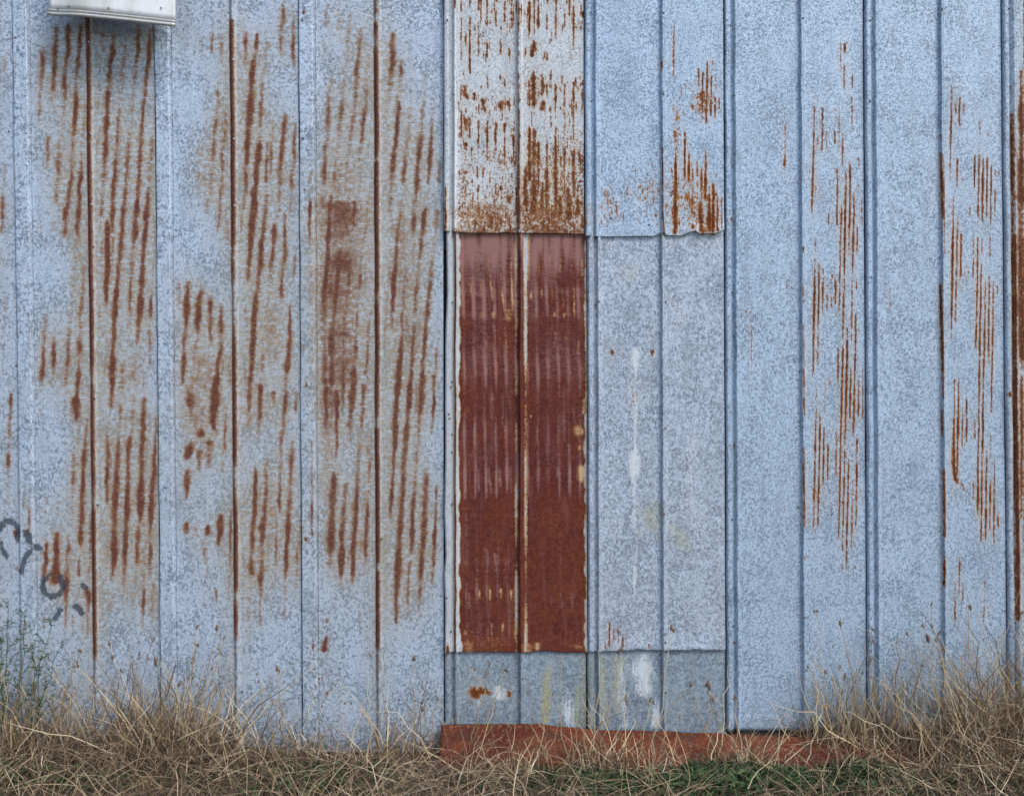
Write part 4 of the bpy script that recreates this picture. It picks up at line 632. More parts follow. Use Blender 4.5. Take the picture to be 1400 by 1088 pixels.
sheets['Dm'] = make_sheet(607.5, 800.8, 295, 890.5, 711.5, 'double', 'rust', 4, 1.2, 3.0, 33, bottom=[(607.5, 890.5), (725, 891), (733, 889), (742, 888.6), (752, 889.2), (765, 891), (804, 891)], curl=4, hem=(877, 883),
                           edge=[(295, 3), (330, 2.4), (400, 3.0), (440, 1.6), (500, 1.4), (560, .6), (640, .4), (700, -.6), (760, 1.4), (785, -.8), (830, .6), (890, -.6)], fields=red_fields, label='dark red fully rusted sheet with a pale left edge')

# nails driven along the ribs
def nail_mesh():
    n = 8; V = []; Q = []
    for z, r in ((0.0, 0.0046), (0.0016, 0.0044), (0.003, 0.0028)):
        for k in range(n): V.append((r * math.cos(2 * math.pi * k / n), -z, r * math.sin(2 * math.pi * k / n)))
    me = bpy.data.meshes.new('nail')
    f = [(a * n + k, a * n + (k + 1) % n, (a + 1) * n + (k + 1) % n, (a + 1) * n + k) for a in range(2) for k in range(n)] + [tuple(range(2 * n, 3 * n))]
    me.from_pydata(V, [], f); me.materials.append(M['nail']); return me
NM = nail_mesh(); NMZ = NM.copy(); NMZ.materials.clear(); NMZ.materials.append(M['nail_zinc']); NMR = NM.copy(); NMR.materials.clear(); NMR.materials.append(M['nail_rust'])
def depth_at(o, px, py):
    """front surface of a sheet at a photograph position (nearest vertex)"""
    me = o.data; co = np.empty(len(me.vertices) * 3, np.float32); me.vertices.foreach_get('co', co); co = co.reshape(-1, 3)
    d = (co[:, 0] - WX(px)) ** 2 + 0.05 * (co[:, 2] - WZ(py)) ** 2
    near = np.argsort(d)[:12]; return float(co[near, 1].min())
NAILS = {'L': [(12, 180, 0), (22, 500, 2)], 'A': [(123, 59, 1), (125, 119, 2), (126, 184, 1), (127, 280, 1), (129, 338, 2), (22, 53, 2), (131, 545, 2), (134, 690, 0)], 'B': [(320, 28, 1), (320, 83, 1), (321, 191, 1), (322, 282, 1), (325, 526, 1), (328, 727, 1), (216, 590, 0), (331, 945, 0)], 'C': [(415, 18, 2), (414, 29, 0), (516, 38, 2), (415, 190, 0), (417, 260, 0), (520, 300, 1), (521, 405, 1), (522, 736, 0), (440, 965, 0), (472, 961, 0), (480, 961, 0), (528, 958, 0), (546, 956, 0), (567, 957, 0), (577, 961, 0), (585, 955, 0)],
  'Dt': [(612, 31, 2), (620, 131, 0), (711, 16, 0), (711, 139, 0), (711, 188, 0)], 'Dm': [(619, 414, 0), (618, 522, 0), (617, 529, 0), (614, 566, 0), (615, 572, 0), (618, 594, 0), (618, 618, 0), (618, 689, 0), (611, 816, 0), (617, 862, 0), (720, 599, 0)], 'Et': [(808, 20, 0), (808, 140, 0), (906, 21, 0), (906, 131, 0), (835, 299, 0), (887, 308, 0)], 'Em': [(818, 413, 0), (814, 417, 0), (910, 413, 0), (817, 586, 0), (909, 585, 0), (817, 744, 0), (817, 755, 0), (907, 702, 2), (909, 865, 0), (909, 876, 0)],
  'Db': [(715, 926, 0), (622, 912, 0)], 'Eb': [(910, 945, 0)], 'F': [(998, 37, 0), (1003, 131, 0), (1000, 300, 0), (1001, 400, 0), (1003, 460, 0), (1004, 608, 0), (1000, 709, 0), (1002, 855, 0), (1004, 878, 2), (1097, 27, 0), (1097, 340, 2), (1098, 412, 2), (1091, 693, 0), (1099, 843, 2)], 'G': [(1188, 30, 0), (1188, 140, 0), (1190, 380, 0), (1193, 860, 0), (1286, 15, 0), (1285, 131, 0), (1287, 398, 0)], 'H': [(1377, 14, 0), (1379, 120, 2), (1380, 241, 0), (1379, 538, 2), (1386, 850, 0)]}
for k, lst in NAILS.items():
    for px, py, t in lst:
        o = bpy.data.objects.new('nail', (NM, NMZ, NMR)[t]); COL.objects.link(o); o.parent = sheets[k]
        o.location = (WX(px), depth_at(sheets[k], px, py) + 0.0004, WZ(py))
for o in sheets.values(): del o['_x']

def box(name, lo, hi, mat, parent=None):
    x0, y0, z0 = lo; x1, y1, z1 = hi
    V = [(x, y, z) for z in (z0, z1) for y in (y0, y1) for x in (x0, x1)]
    Q = [(0, 2, 3, 1), (4, 5, 7, 6), (0, 1, 5, 4), (2, 6, 7, 3), (0, 4, 6, 2), (1, 3, 7, 5)]
    return obj(name, mesh_np(name, V, Q, False), mat, parent)
XL, XR, ZT = WX(-372), WX(1765), WZ(TOP)
box('dark_gap_backing', (XL, 0.030, 0.0), (XR, 0.055, ZT), M['board'], shed)  # added backing: stops light leaking through and keeps the gaps between sheets dark
for z in (0.06, 1.1, 2.2, 3.3): box('girt', (XL, 0.012, z - 0.045), (XR, 0.029, z + 0.045), M['board'], shed)
box('side_wall', (XL - 0.02, 0.0, 0.0), (XL - 0.001, 5.0, ZT), M['roof'], shed)
box('side_wall', (XR + 0.001, 0.0, 0.0), (XR + 0.02, 5.0, ZT), M['roof'], shed)
box('rear_wall', (XL, 5.0, 0.0), (XR, 5.02, ZT), M['roof'], shed)
box('roof', (XL - 0.1, -0.06, ZT + 0.002), (XR + 0.1, 5.1, ZT + 0.04), M['roof'], shed)

# ------------------------------------------------------------------ vent hood hanging at the top left
def hood_mat():
    n = NT('chalky_white_enamel'); P = n.coords(jitter=False); PV = n.coords((1, 1, 0.15), False); PH = n.coords((0.06, 1, 1), False)
    c = n.mix(n.step(n.noise(PV, 7.0, 3.0), 0.42, 0.62), (0.70, 0.71, 0.72), (0.50, 0.51, 0.48))
    c = n.mix(n.step(n.noise(P, 60.0, 3.0), 0.5, 0.8, 0, 0.4), c, (0.42, 0.42, 0.40))
    c = n.mix(n.step(n.noise(PH, 40.0, 2.0), 0.66, 0.74, 0, 0.7), c, (0.55, 0.38, 0.18))
    n.put(n.b.inputs['Base Color'], c); n.put(n.b.inputs['Roughness'], 0.5); n.put(n.b.inputs['Normal'], n.bump(n.noise(P, 14.0, 3.0), 0.2, 0.004)); return n.m
M['hood'] = hood_mat()
M['lip'] = plain('dull_aluminium_lip', [(0.30, 0.30, 0.28), (0.46, 0.46, 0.44), (0.36, 0.33, 0.27)], 30, 0.5, 0.3, (0.3, 1, 1))
HY = -0.15; hk = (DIST + HY) / DIST       # hood front stands 15 cm off the wall
def HX(px): return WX(px) * hk
def HZ(py): return CAMZ + (WZ(py) - CAMZ) * hk
hood = empty('vent_hood', (HX(150), 0, HZ(20)))
tag(hood, 'white metal hood with a grey rolled lip hanging over the rusty sheets', 'vent hood')
hx = np.linspace(0, 1, 40)
def lip_y(t): return 17 + 11.5 * t ** 0.75 + 8.0 * t          # lower edge in the photograph, left to right
def hood_rows(offs, outs, flare=0.0):
    rows = []
    for dz, do in zip(offs, outs):
        px = 60 + 180 * hx; z = np.array([HZ(v) for v in lip_y(hx)]) + dz
        x = np.array([HX(v) for v in px]) - flare * 0
        xl = HX(62.0) + 0.006 * (dz / 0.05)
        x = xl + (HX(240) - xl) * hx
        bow = 0.020 * np.sin(math.pi * np.clip(hx * 1.0, 0, 1)) - 0.035 * (1 - smooth(hx, 0, 0.25)) ** 2 * -1
        rows.append(np.stack([x, HY - do - 0.010 * np.sin(math.pi * hx) + 0.03 * (1 - smooth(hx, 0, 0.3)), z], -1))
    return np.array(rows)
def grid_obj(name, R, mat, parent, th=0.0):
    r, c = R.shape[:2]; V = R.reshape(-1, 3); idx = np.arange(r * c).reshape(r, c)
    q = np.stack([idx[:-1, :-1], idx[1:, :-1], idx[1:, 1:], idx[:-1, 1:]], -1).reshape(-1, 4)
    o = obj(name, mesh_np(name, V, q), mat, parent)
    if th: m = o.modifiers.new('thickness', 'SOLIDIFY'); m.thickness = th; m.offset = 0
    return o
fr = hood_rows([0.024, 0.05, 0.12, 0.25, 0.40, 0.47, 0.50], [0.0, 0.0, 0.0, -0.002, -0.01, -0.05, -0.146])
grid_obj('front_panel', fr[::-1], M['hood'], hood, 0.002)
lp = hood_rows([0.0245, 0.021, 0.018, 0.0155, 0.013, 0.008, 0.003, 0.0, -0.001, 0.002], [0.002, 0.007, 0.007, 0.003, 0.003, 0.009, 0.010, 0.007, 0.0, -0.006])
lp = np.concatenate([lp[:, :1] + np.array([-0.004, 0.012, 0.002]), lp], 1)
grid_obj('lip', lp, M['lip'], hood, 0.0018)
def rivet(px, py):
    o = bpy.data.objects.new('rivet', NM); COL.objects.link(o); o.parent = hood
    t = (px - 60) / 180.0
    o.location = Vector((HX(px), HY - 0.0045 - 0.010 * math.sin(math.pi * t) + 0.03 * (1 - float(smooth(np.array(t), 0, 0.3))), HZ(py))) - Vector(hood.location); o.scale = (0.8, 1, 0.8)
for px, py in ((77, 11), (94, 9), (150, 13), (221, 12)): rivet(px, py)

# ------------------------------------------------------------------ rusted strip at the foot of the wall
def strip_mat():
    n = NT('red_rusted_strip'); P = n.coords(jitter=False); PH = n.coords((0.4, 1, 1), False)
    big = n.noise(PH, 7.0, 4.0, 0.6); mid = n.noise(P, 28.0, 4.0, 0.65); fine = n.noise(P, 130.0, 3.0, 0.65)
    c = n.mix(n.step(big, 0.38, 0.62), (0.075, 0.018, 0.013), (0.135, 0.036, 0.019))
    c = n.mix(n.step(mid, 0.55, 0.72, 0, 0.6), c, (0.26, 0.115, 0.065))
    c = n.mix(n.step(fine, 0.55, 0.75, 0, 0.6), c, (0.20, 0.072, 0.04))
    c = n.mix(n.step(fine, 0.30, 0.46, 0.8, 0), c, (0.04, 0.012, 0.009)); c = n.mix(n.step(mid, 0.28, 0.44, 0.8, 0), c, (0.050, 0.022, 0.016)); c = n.mix(n.step(n.noise(P, 11.0, 4.0, 0.7), 0.46, 0.62, 0, 0.65), c, (0.075, 0.042, 0.026)); c = n.mix(n.step(n.noise(P, 75.0, 3.0, 0.7), 0.56, 0.68, 0, 0.6), c, (0.29, 0.155, 0.085))
    n.put(n.b.inputs['Base Color'], c); n.put(n.b.inputs['Roughness'], 0.9); n.put(n.b.inputs['Specular IOR Level'], 0.1); n.put(n.b.inputs['Normal'], n.bump(n.math('ADD', fine, mid), 0.5, 0.005)); return n.m
M['strip'] = strip_mat()
sx = np.linspace(603, 1330, 190)
top = np.interp(sx, [603, 640, 700, 735, 760, 800, 830, 900, 960, 1040, 1100, 1180, 1330], [991, 990, 990.5, 990, 993, 996.5, 998.5, 1000, 1002, 1005.5, 1008, 1012, 1019]) + vnoise(sx, 4, 14) * 0.7
rows = []
zt = np.array([WZ(v) for v in top])
for f in (-0.06, 0.0, 0.03, 0.2, 0.4, 0.6, 0.8, 1.0):
    fc = max(f, 0)
    y = -0.040 - 0.17 * fc ** 1.1 - 0.012 * np.sin(sx / 31.0 + 3 * fc) * fc + vnoise(sx, 6, 40) * 0.010 * fc + vnoise(sx + 90 * fc, 16, 15) * 0.005 * fc
    kk = (DIST + (-0.040)) / DIST
    z = (CAMZ + (zt - CAMZ) * kk) * (1 - fc ** 0.9) - 0.012 * fc + vnoise(sx, 8, 25) * 0.006 * fc * (1 - fc)
    if f < 0: y = y + 0.016; z = z - 0.003
    rows.append(np.stack([WX(sx) * kk, y, z], -1))
strip = grid_obj('rusted_metal_strip', np.array(rows), M['strip'], None, 0.003)
tag(strip, 'long rusted red metal strip lying along the foot of the wall', 'metal strip')

# ------------------------------------------------------------------ ground
def ground_mat():
    n = NT('dry_soil_and_thatch'); P = n.coords(jitter=False)
    a = n.noise(P, 3.0, 5.0, 0.6); b = n.noise(P, 40.0, 5.0, 0.7)
    c = n.mix(n.step(b, 0.35, 0.7), (0.055, 0.042, 0.030), (0.15, 0.12, 0.085)); c = n.mix(n.step(a, 0.5, 0.68, 0, 0.6), c, (0.05, 0.07, 0.032))
    n.put(n.b.inputs['Base Color'], c); n.put(n.b.inputs['Roughness'], 0.95); n.put(n.b.inputs['Normal'], n.bump(b, 0.8, 0.02)); return n.m
M['ground'] = ground_mat()
gx = np.concatenate([[-1500, -200, -40, -12], np.linspace(-6, 6, 121), [12, 40, 200, 1500]])
gy = np.concatenate([[-1500, -200, -40, -12, -7], np.linspace(-5, -1.6, 18), np.linspace(-1.5, 0.3, 46), [2, 6, 40, 200, 1500]])
def gz(x, y):
    near = np.exp(-(np.asarray(x) / 9.0) ** 4) * np.exp(-((np.asarray(y)) / 9.0) ** 4)
    return near * (0.016 * vnoise2(x, y, 3, 0.45, 0.35) + 0.01 * vnoise2(x, y, 4, 0.15, 0.15)) * np.clip(-np.asarray(y) * 6, 0.15, 1) - 0.004
GX, GY = np.meshgrid(gx, gy)
G = np.stack([GX, GY, gz(GX, GY)], -1)
idx = np.arange(GX.size).reshape(GX.shape)
q = np.stack([idx[:-1, :-1], idx[:-1, 1:], idx[1:, 1:], idx[1:, :-1]], -1).reshape(-1, 4)
tag(obj('ground', mesh_np('ground', G, q), M['ground']), kind='structure')

# ------------------------------------------------------------------ grass and weeds
def blade_mat(name, stops, rough=0.75, trans=0.15):
    n = NT(name); s = n.attr('shade'); P = n.coords(jitter=False)
    n.put(n.b.inputs['Base Color'], n.ramp(n.math('ADD', s, n.math('MULTIPLY', n.math('SUBTRACT', n.noise(P, 60.0, 2.0), 0.5), 0.25)), stops))
    n.put(n.b.inputs['Roughness'], rough); n.put(n.b.inputs['Specular IOR Level'], 0.25)
    return n.m
M['straw'] = blade_mat('dry_straw', [(0.0, (0.045, 0.028, 0.018)), (0.3, (0.115, 0.075, 0.045)), (0.6, (0.285, 0.205, 0.122)), (0.85, (0.47, 0.37, 0.235)), (1.0, (0.62, 0.53, 0.37))])
M['ochre'] = blade_mat('ochre_straw', [(0.0, (0.06, 0.038, 0.024)), (0.35, (0.21, 0.135, 0.065)), (0.75, (0.49, 0.375, 0.22)), (1.0, (0.64, 0.55, 0.38))])
M['green'] = blade_mat('green_leaf', [(0.0, (0.018, 0.035, 0.014)), (0.4, (0.038, 0.075, 0.028)), (0.8, (0.075, 0.125, 0.045)), (1.0, (0.13, 0.17, 0.07))])
M['seed'] = plain('brown_seed_head', [(0.09, 0.055, 0.035), (0.21, 0.14, 0.08)], 120, 0.9)

def blades(base, L, az, el, droop, width, shade, seg=4, kink=0.0, seed=0, zig=0.0):
    """curved ribbons; returns verts, quads, shade"""
    r = np.random.default_rng(seed); N = len(L)
    t = np.linspace(0, 1, seg + 1)[None, :, None]
    d0 = np.stack([np.cos(el) * np.cos(az), np.cos(el) * np.sin(az), np.sin(el)], -1)[:, None, :]
    side = np.stack([-np.sin(az), np.cos(az), np.zeros(N)], -1)[:, None, :]
    c = base[:, None, :] + d0 * t * L[:, None, None]
    c = c + np.array([0, 0, -1.0])[None, None, :] * (t ** 2) * (L * droop)[:, None, None]
    c = c + np.stack([np.cos(az), np.sin(az), np.zeros(N)], -1)[:, None, :] * (t ** 2) * (L * droop * 0.5)[:, None, None]
    c = c + side * (t ** 2) * (L * r.normal(0, 0.22 + kink, N))[:, None, None]
    if zig: c = c + r.normal(0, zig, c.shape) * t * L[:, None, None]
    # ribbon faces vary round the stem
    ph = r.uniform(0, math.pi, N)
    wv = side * np.cos(ph)[:, None, None] + np.cross(d0, side) * np.sin(ph)[:, None, None]
    w = width[:, None, None] * np.array([1.0 - 0.9 * (k / seg) ** 2.2 for k in range(seg + 1)])[None, :, None]
    A = c - wv * w * 0.5; B = c + wv * w * 0.5
    z = np.stack([A, B], 2)                      # N, seg+1, 2, 3
    z[..., 1] = np.minimum(z[..., 1], -0.012)    # stay in front of the wall
    z[..., 2] = np.maximum(z[..., 2], 0.002)
    i = (np.arange(N) * (seg + 1) * 2)[:, None] + (np.arange(seg) * 2)[None, :]
    q = np.stack([i, i + 1, i + 3, i + 2], -1).reshape(-1, 4)
    return z.reshape(-1, 3), q, np.repeat(shade, (seg + 1) * 2)

def blade_obj(name, parts, mat, parent=None):
    V = []; Q = []; Sh = []; o = 0
    for v, q, s in parts: V.append(v); Q.append(q + o); Sh.append(s); o += len(v)
    me = mesh_np(name, np.concatenate(V), np.concatenate(Q)); fattr(me, 'shade', np.concatenate(Sh))
    o = obj(name, me, mat, parent)
    if parent: o['kind'] = 'stuff'      # blades and leaflets too fine to pick apart one by one
    return o

HXP = [-700, -200, 0, 60, 100, 150, 200, 245, 290, 330, 400, 500, 600, 640, 780, 820, 860, 960, 1000, 1050, 1100, 1130, 1200, 1260, 1330, 1400, 1500, 2100]
HHM = [.30, .34, .32, .24, .22, .13, .24, .34, .24, .11, .07, .06, .06, .045, .05, .08, .05, .05, .08, .05, .08, .27, .30, .30, .36, .46, .42, .34]
def hgt(x): return np.interp(x / S + 700, HXP, HHM)
def STRIPZONE(x, y): return (x > WX(600)) & (x < WX(1262)) & (y > -0.25) & (y < -0.045)

# low tangled mat of dead grass
parts = []
N = 26000
x = rng.uniform(-4.0, 4.0, N); y = -0.02 - rng.uniform(0, 1, N) ** 0.9 * 1.2
keep = ~STRIPZONE(x, y) | (rng.uniform(0, 1, N) < 0.02); x = x[keep]; y = y[keep]; N = len(x)
greenish = vnoise2(x, y, 44, 0.35, 0.25)
gpx = x / S + 700
gz_green = np.exp(-((gpx - 960) / 230.) ** 2) * smooth(-y, 0.16, 0.28)
keep = rng.uniform(0, 1, N) > gz_green * 0.55; x, y = x[keep], y[keep]; N = len(x)
L = rng.gamma(4, 0.042, N).clip(0.05, 0.5)
parts.append(blades(np.stack([x, y, gz(x, y)], -1), L, rng.uniform(0, 2 * math.pi, N), np.radians(rng.normal(40, 26, N).clip(2, 87)), rng.uniform(0.1, 0.5, N), rng.uniform(0.0018, 0.0042, N), rng.beta(0.85, 1.6, N), 4, 0.2, 1, 0.06))
# upright dead grass following the height of the stand
N = 11000
x = rng.uniform(-4.0, 4.0, N); y = -0.025 - rng.gamma(1.5, 0.11, N); h = hgt(x)
keep = (rng.uniform(0, 1, N) < (0.10 + h * 2.6)) & (y > -1.1) & ~(STRIPZONE(x, y - 0.03) & (rng.uniform(0, 1, N) < 0.97)); x, y, h = x[keep], y[keep], h[keep]; N = len(x)
fall = np.clip(1.15 + y * 0.9, 0.35, 1.1)
L = h * fall * rng.uniform(0.45, 1.25, N) + 0.03
parts.append(blades(np.stack([x, y, gz(x, y)], -1), L, rng.uniform(0, 2 * math.pi, N), np.radians(rng.normal(64, 18, N).clip(15, 89)), rng.uniform(0.0, 0.5, N), rng.uniform(0.0018, 0.0042, N), rng.beta(0.9, 1.1, N), 5, 0.1, 2, 0.045))
tag(blade_obj('dry_grass', parts, M['straw']), 'tangled dry brown grass along the foot of the wall', 'grass', kind='stuff')
# pale straw lying on top
N = 1000
x = rng.uniform(-3.6, 3.6, N); y = -0.05 - rng.uniform(0, 1, N) * 0.8
keep = ~STRIPZONE(x, y) | (rng.uniform(0, 1, N) < 0.2); x, y = x[keep], y[keep]; N = len(x)
p2 = [blades(np.stack([x, y, gz(x, y) + rng.uniform(0.01, 0.06, N)], -1), rng.uniform(0.08, 0.34, N), rng.uniform(0, 2 * math.pi, N), np.radians(rng.uniform(5, 70, N)), rng.uniform(0.05, 0.4, N), rng.uniform(0.0020, 0.0040, N), rng.uniform(0.45, 0.9, N), 5, 0.12, 3, 0.015)]
tag(blade_obj('fallen_straw', p2, M['straw']), 'loose pale straw lying over the dry grass', 'straw', kind='stuff')
# green ground cover: small leaves close to the soil
def leaves(N, cx, cy, rx, ry, h, seed):
    r = np.random.default_rng(seed)
    x = r.normal(cx, rx, N); y = np.clip(r.normal(cy, ry, N), -1.2, -0.05); k = ~STRIPZONE(x, y + 0.02); x, y = x[k], y[k]; n = len(x)
    return blades(np.stack([x, y, gz(x, y) + r.uniform(0, h, n) * np.exp(-((x - cx) / (1.5 * rx)) ** 2)], -1), r.uniform(0.02, 0.055, n), r.uniform(0, 2 * math.pi, n), np.radians(r.uniform(-10, 70, n)), r.uniform(0, 0.5, n), r.uniform(0.005, 0.012, n), r.beta(2, 2.5, n), 3, 0.1, seed)
gp = [leaves(6500, WX(980), -0.40, 0.38, 0.08, 0.05, 11), leaves(1800, WX(800), -0.38, 0.12, 0.06, 0.04, 12), leaves(1500, WX(440), -0.38, 0.2, 0.10, 0.03, 13), leaves(1400, WX(20), -0.30, 0.2, 0.14, 0.07, 14), leaves(800, WX(180), -0.4, 0.25, 0.06, 0.03, 15), leaves(1400, WX(1340), -0.35, 0.3, 0.1, 0.05, 16), leaves(2200, WX(1150), -0.34, 0.14, 0.06, 0.06, 17)]
tag(blade_obj('green_ground_cover', gp, M['green']), 'low dark green weeds below the rusted strip', 'weeds', kind='stuff')

def tube(path, r0, r1, n=5):
    P = [Vector(p) for p in path]; V = []; Q = []
    for i, p in enumerate(P):
        d = (P[min(i + 1, len(P) - 1)] - P[max(i - 1, 0)]).normalized(); s = d.cross(Vector((0, 1, 0.13))).normalized(); u = d.cross(s)
        r = r0 + (r1 - r0) * i / (len(P) - 1)
        for k in range(n): a = 2 * math.pi * k / n; V.append(p + (s * math.cos(a) + u * math.sin(a)) * r)
    for i in range(len(P) - 1):
        for k in range(n): Q.append((i * n + k, i * n + (k + 1) % n, (i + 1) * n + (k + 1) % n, (i + 1) * n + k))
    return [tuple(v) for v in V], Q
def join(lst):
    V = []; Q = []
    for v, q in lst: o = len(V); V += v; Q += [tuple(i + o for i in f) for f in q]
    return np.array(V), np.array(Q)
def wig(a, b, n, amp, r):
    a = Vector(a); b = Vector(b); out = []
    for i in range(n + 1):
        t = i / n; p = a.lerp(b, t)
        if 0 < i < n: p += Vector((r.gauss(0, amp), r.gauss(0, amp * 0.5), r.gauss(0, amp * 0.6)))
        out.append(p)
    return out
def spindle(c, L, R, tilt, r):
    ax = Vector((math.sin(tilt), r.uniform(-0.2, 0.2), math.cos(tilt))).normalized(); path = [Vector(c) + ax * L * t for t in (-0.5, -0.3, 0, 0.3, 0.5)]
    n = 6; V = []; Q = []; rad = [0.15, 0.75, 1.0, 0.7, 0.12]
    s = ax.cross(Vector((0, 1, 0.1))).normalized(); u = ax.cross(s)
    for p, k in zip(path, rad):
        for j in range(n): a = 2 * math.pi * j / n; V.append(tuple(p + (s * math.cos(a) + u * math.sin(a)) * R * k * r.uniform(0.75, 1.2)))
    for i in range(4):
        for j in range(n): Q.append((i * n + j, i * n + (j + 1) % n, (i + 1) * n + (j + 1) % n, (i + 1) * n + j))
    return V, Q
# tussocks one can tell apart
def tussock(px, y, r0, n, h, el, seed, label, mat='straw', lo=0.25, flat=False):
    r = np.random.default_rng(seed); cx = WX(px)
    root = empty('grass_tussock', (cx, y, 0)); rx = r0 * 1.75
    a = r.uniform(0, 2 * math.pi, n); rad = r0 * np.sqrt(r.uniform(0, 1, n))
    b = np.stack([cx + rx * r.normal(0, 0.5, n), np.minimum(y + rad * np.sin(a) * 0.7, -0.02), np.zeros(n)], -1); b[:, 2] = gz(b[:, 0], b[:, 1])
    n1 = int(n * 0.42); b = b[:n1]
    v = blades(b, h * (0.2 + 1.0 * r.uniform(0, 1, n1) ** 1.5), (math.pi * r.integers(0, 2, n1) + r.normal(0, 0.25, n1)) if flat else r.uniform(0, 2 * math.pi, n1), np.radians(r.normal(el + 4, 18, n1).clip(12, 89)), r.uniform(0.0, 0.75, n1), r.uniform(0.0022, 0.0052, n1), r.beta(0.9, 0.95, n1), 6, -0.17 if flat else 0.35, seed, 0.025 if flat else 0.06)
    blade_obj('blades', [v], M[mat], root)
    m = n // 7; a = (math.pi * r.integers(0, 2, m) + r.normal(0, 0.3, m)) if flat else r.uniform(0, 2 * math.pi, m)
    b = np.stack([cx + rx * 1.2 * r.normal(0, 0.6, m), np.minimum(y + r0 * .5 * np.sin(a), -0.02), np.zeros(m)], -1)
    v = blades(b, h * r.uniform(0.6, 1.6, m), a, np.radians(r.normal(el + 8, 12, m).clip(35, 89)), r.uniform(0.0, 0.3, m), r.uniform(0.003, 0.0058, m), r.uniform(0.2, 1, m), 6, -0.15 if flat else 0.16, seed + 1, 0.035)
    blade_obj('stems', [v], M['ochre'], root)
    rr = random.Random(seed)
    for k in range(4 if n > 300 else 2):
        bx = cx + rx * rr.gauss(0, 0.55); by = min(y + rr.uniform(-0.02, 0.02), -0.03); H = h * rr.uniform(0.95, 1.55)
        path = wig((bx, by, 0.0), (bx + H * rr.uniform(-0.35, 0.35), min(by + 0.01, -0.02), H), 8, 0.006, rr)
        V, Q = tube(path, 0.0020, 0.0011); me = mesh_np('seed_stem', V, np.array(Q)); fattr(me, 'shade', np.clip(rr.uniform(0.3, 0.9) + np.random.default_rng(seed + k).normal(0, 0.1, len(V)), 0, 1)); st = obj('seed_stem', me, M['ochre'], root)
        hd = [spindle(path[-1 - q // 2] + Vector((rr.gauss(0, .006), 0, rr.gauss(0, .008))), rr.uniform(.012, .024), rr.uniform(.0025, .005), rr.uniform(-.7, .7), rr) for q in range(rr.randint(1, 5))]
        V, Q = join(hd); V[:, 1] = np.minimum(V[:, 1], -0.012); obj('seed_head', mesh_np('seed_head', V, Q), M['seed'], st)['kind'] = 'stuff'
    tag(root, label, 'grass tussock', 'dry grass tussocks against the wall')
tussock(82, -0.10, 0.10, 460, 0.40, 70, 51, 'upright dry tussock beside the green weed at the left')
tussock(248, -0.12, 0.13, 1000, 0.42, 66, 52, 'dense brown tussock, largest clump left of the red sheet')
tussock(205, -0.07, 0.08, 300, 0.36, 74, 53, 'thin dry tussock just left of the dense brown clump')
tussock(395, -0.10, 0.08, 170, 0.28, 68, 54, 'sparse dry tussock below the second sheet lap')
tussock(570, -0.09, 0.11, 240, 0.29, 70, 55, 'sparse straw tussock just left of the rusted strip')
tussock(822, -0.28, 0.10, 420, 0.24, 66, 56, 'straw tussock in front of the middle of the rusted strip')
tussock(690, -0.30, 0.12, 260, 0.16, 45, 57, 'low sprawling straw tussock in front of the rusted strip left end')
tussock(1003, -0.28, 0.08, 260, 0.22, 68, 58, 'straw tussock in front of the strip below the narrow lap')
tussock(1140, -0.045, 0.09, 520, 0.36, 72, 59, 'ochre dry tussock left of the right-hand double rib', 'ochre', flat=True)
tussock(1205, -0.05, 0.10, 480, 0.38, 74, 60, 'ochre dry tussock standing against the right-hand double rib', 'ochre', flat=True)
tussock(1312, -0.11, 0.08, 700, 0.40, 66, 61, 'broad dry tussock below the rightmost rib', 'ochre')
tussock(1388, -0.12, 0.14, 1100, 0.56, 70, 62, 'tall dry tussock, highest of all, at the right edge', 'ochre')
tussock(1340, -0.38, 0.14, 800, 0.26, 48, 63, 'sprawling tangled tussock at the lower right corner')
tussock(8, -0.14, 0.10, 480, 0.40, 68, 64, 'dry tussock at the left edge')

# single weed stalks with seed heads
def P3(px, py, y): k = (DIST + y) / DIST; return Vector((WX(px) * k, y, CAMZ + (WZ(py) - CAMZ) * k))
def stalk(base_px, y, top, label, heads=1, branches=2, mat='ochre', th=0.0028, seed=0, headsize=1.0, shade=0.55):
    r = random.Random(seed); b = P3(base_px, 1030, y); b.z = float(gz(b.x, b.y)); t = P3(top[0], top[1], y + 0.03)
    root = empty('weed_stalk', b)
    main = wig(b, t, 9, 0.007, r); tubes = [tube(main, th, th * 0.45)]; tips = [main[-1]]
    for k in range(branches):
        i = r.randint(3, 5); p = main[i]; d = (t - b).length * r.uniform(0.22, 0.4)
        e = p + Vector((r.choice((-1, 1)) * d * r.uniform(0.35, 0.75), r.uniform(-0.03, 0.0), d * r.uniform(0.6, 0.95)))
        e.y = min(e.y, -0.02); tubes.append(tube(wig(p, e, 4, 0.004, r), th * 0.6, th * 0.35)); tips.append(e)
    V, Q = join(tubes); me = mesh_np('stem', V, Q); fattr(me, 'shade', np.clip(shade + np.random.default_rng(seed).normal(0, 0.15, len(V)), 0, 1)); obj('stem', me, M[mat], root)
    for e in tips[:heads]:
        L = r.uniform(0.016, 0.030) * headsize; V, Q = join([spindle(e + Vector((r.gauss(0, .004), 0, r.gauss(0, .005))), L, L * 0.24, r.uniform(-0.5, 0.5), r) for _ in range(2)])
        V[:, 1] = np.minimum(V[:, 1], -0.012); obj('seed_head', mesh_np('seed_head', V, Q), M['seed'], root)
    tag(root, label, 'weed', 'weed stalks along the wall')
stalk(255, -0.10, (297, 857), 'thin stalk leaning right above the dense brown clump', 1, 1, seed=1)
stalk(250, -0.08, (268, 884), 'thick brown stalk rising from the dense brown clump', 1, 3, th=0.0040, seed=2, shade=0.35)
stalk(222, -0.08, (212, 904), 'stalk with dark seed head left of the dense brown clump', 2, 1, seed=3)
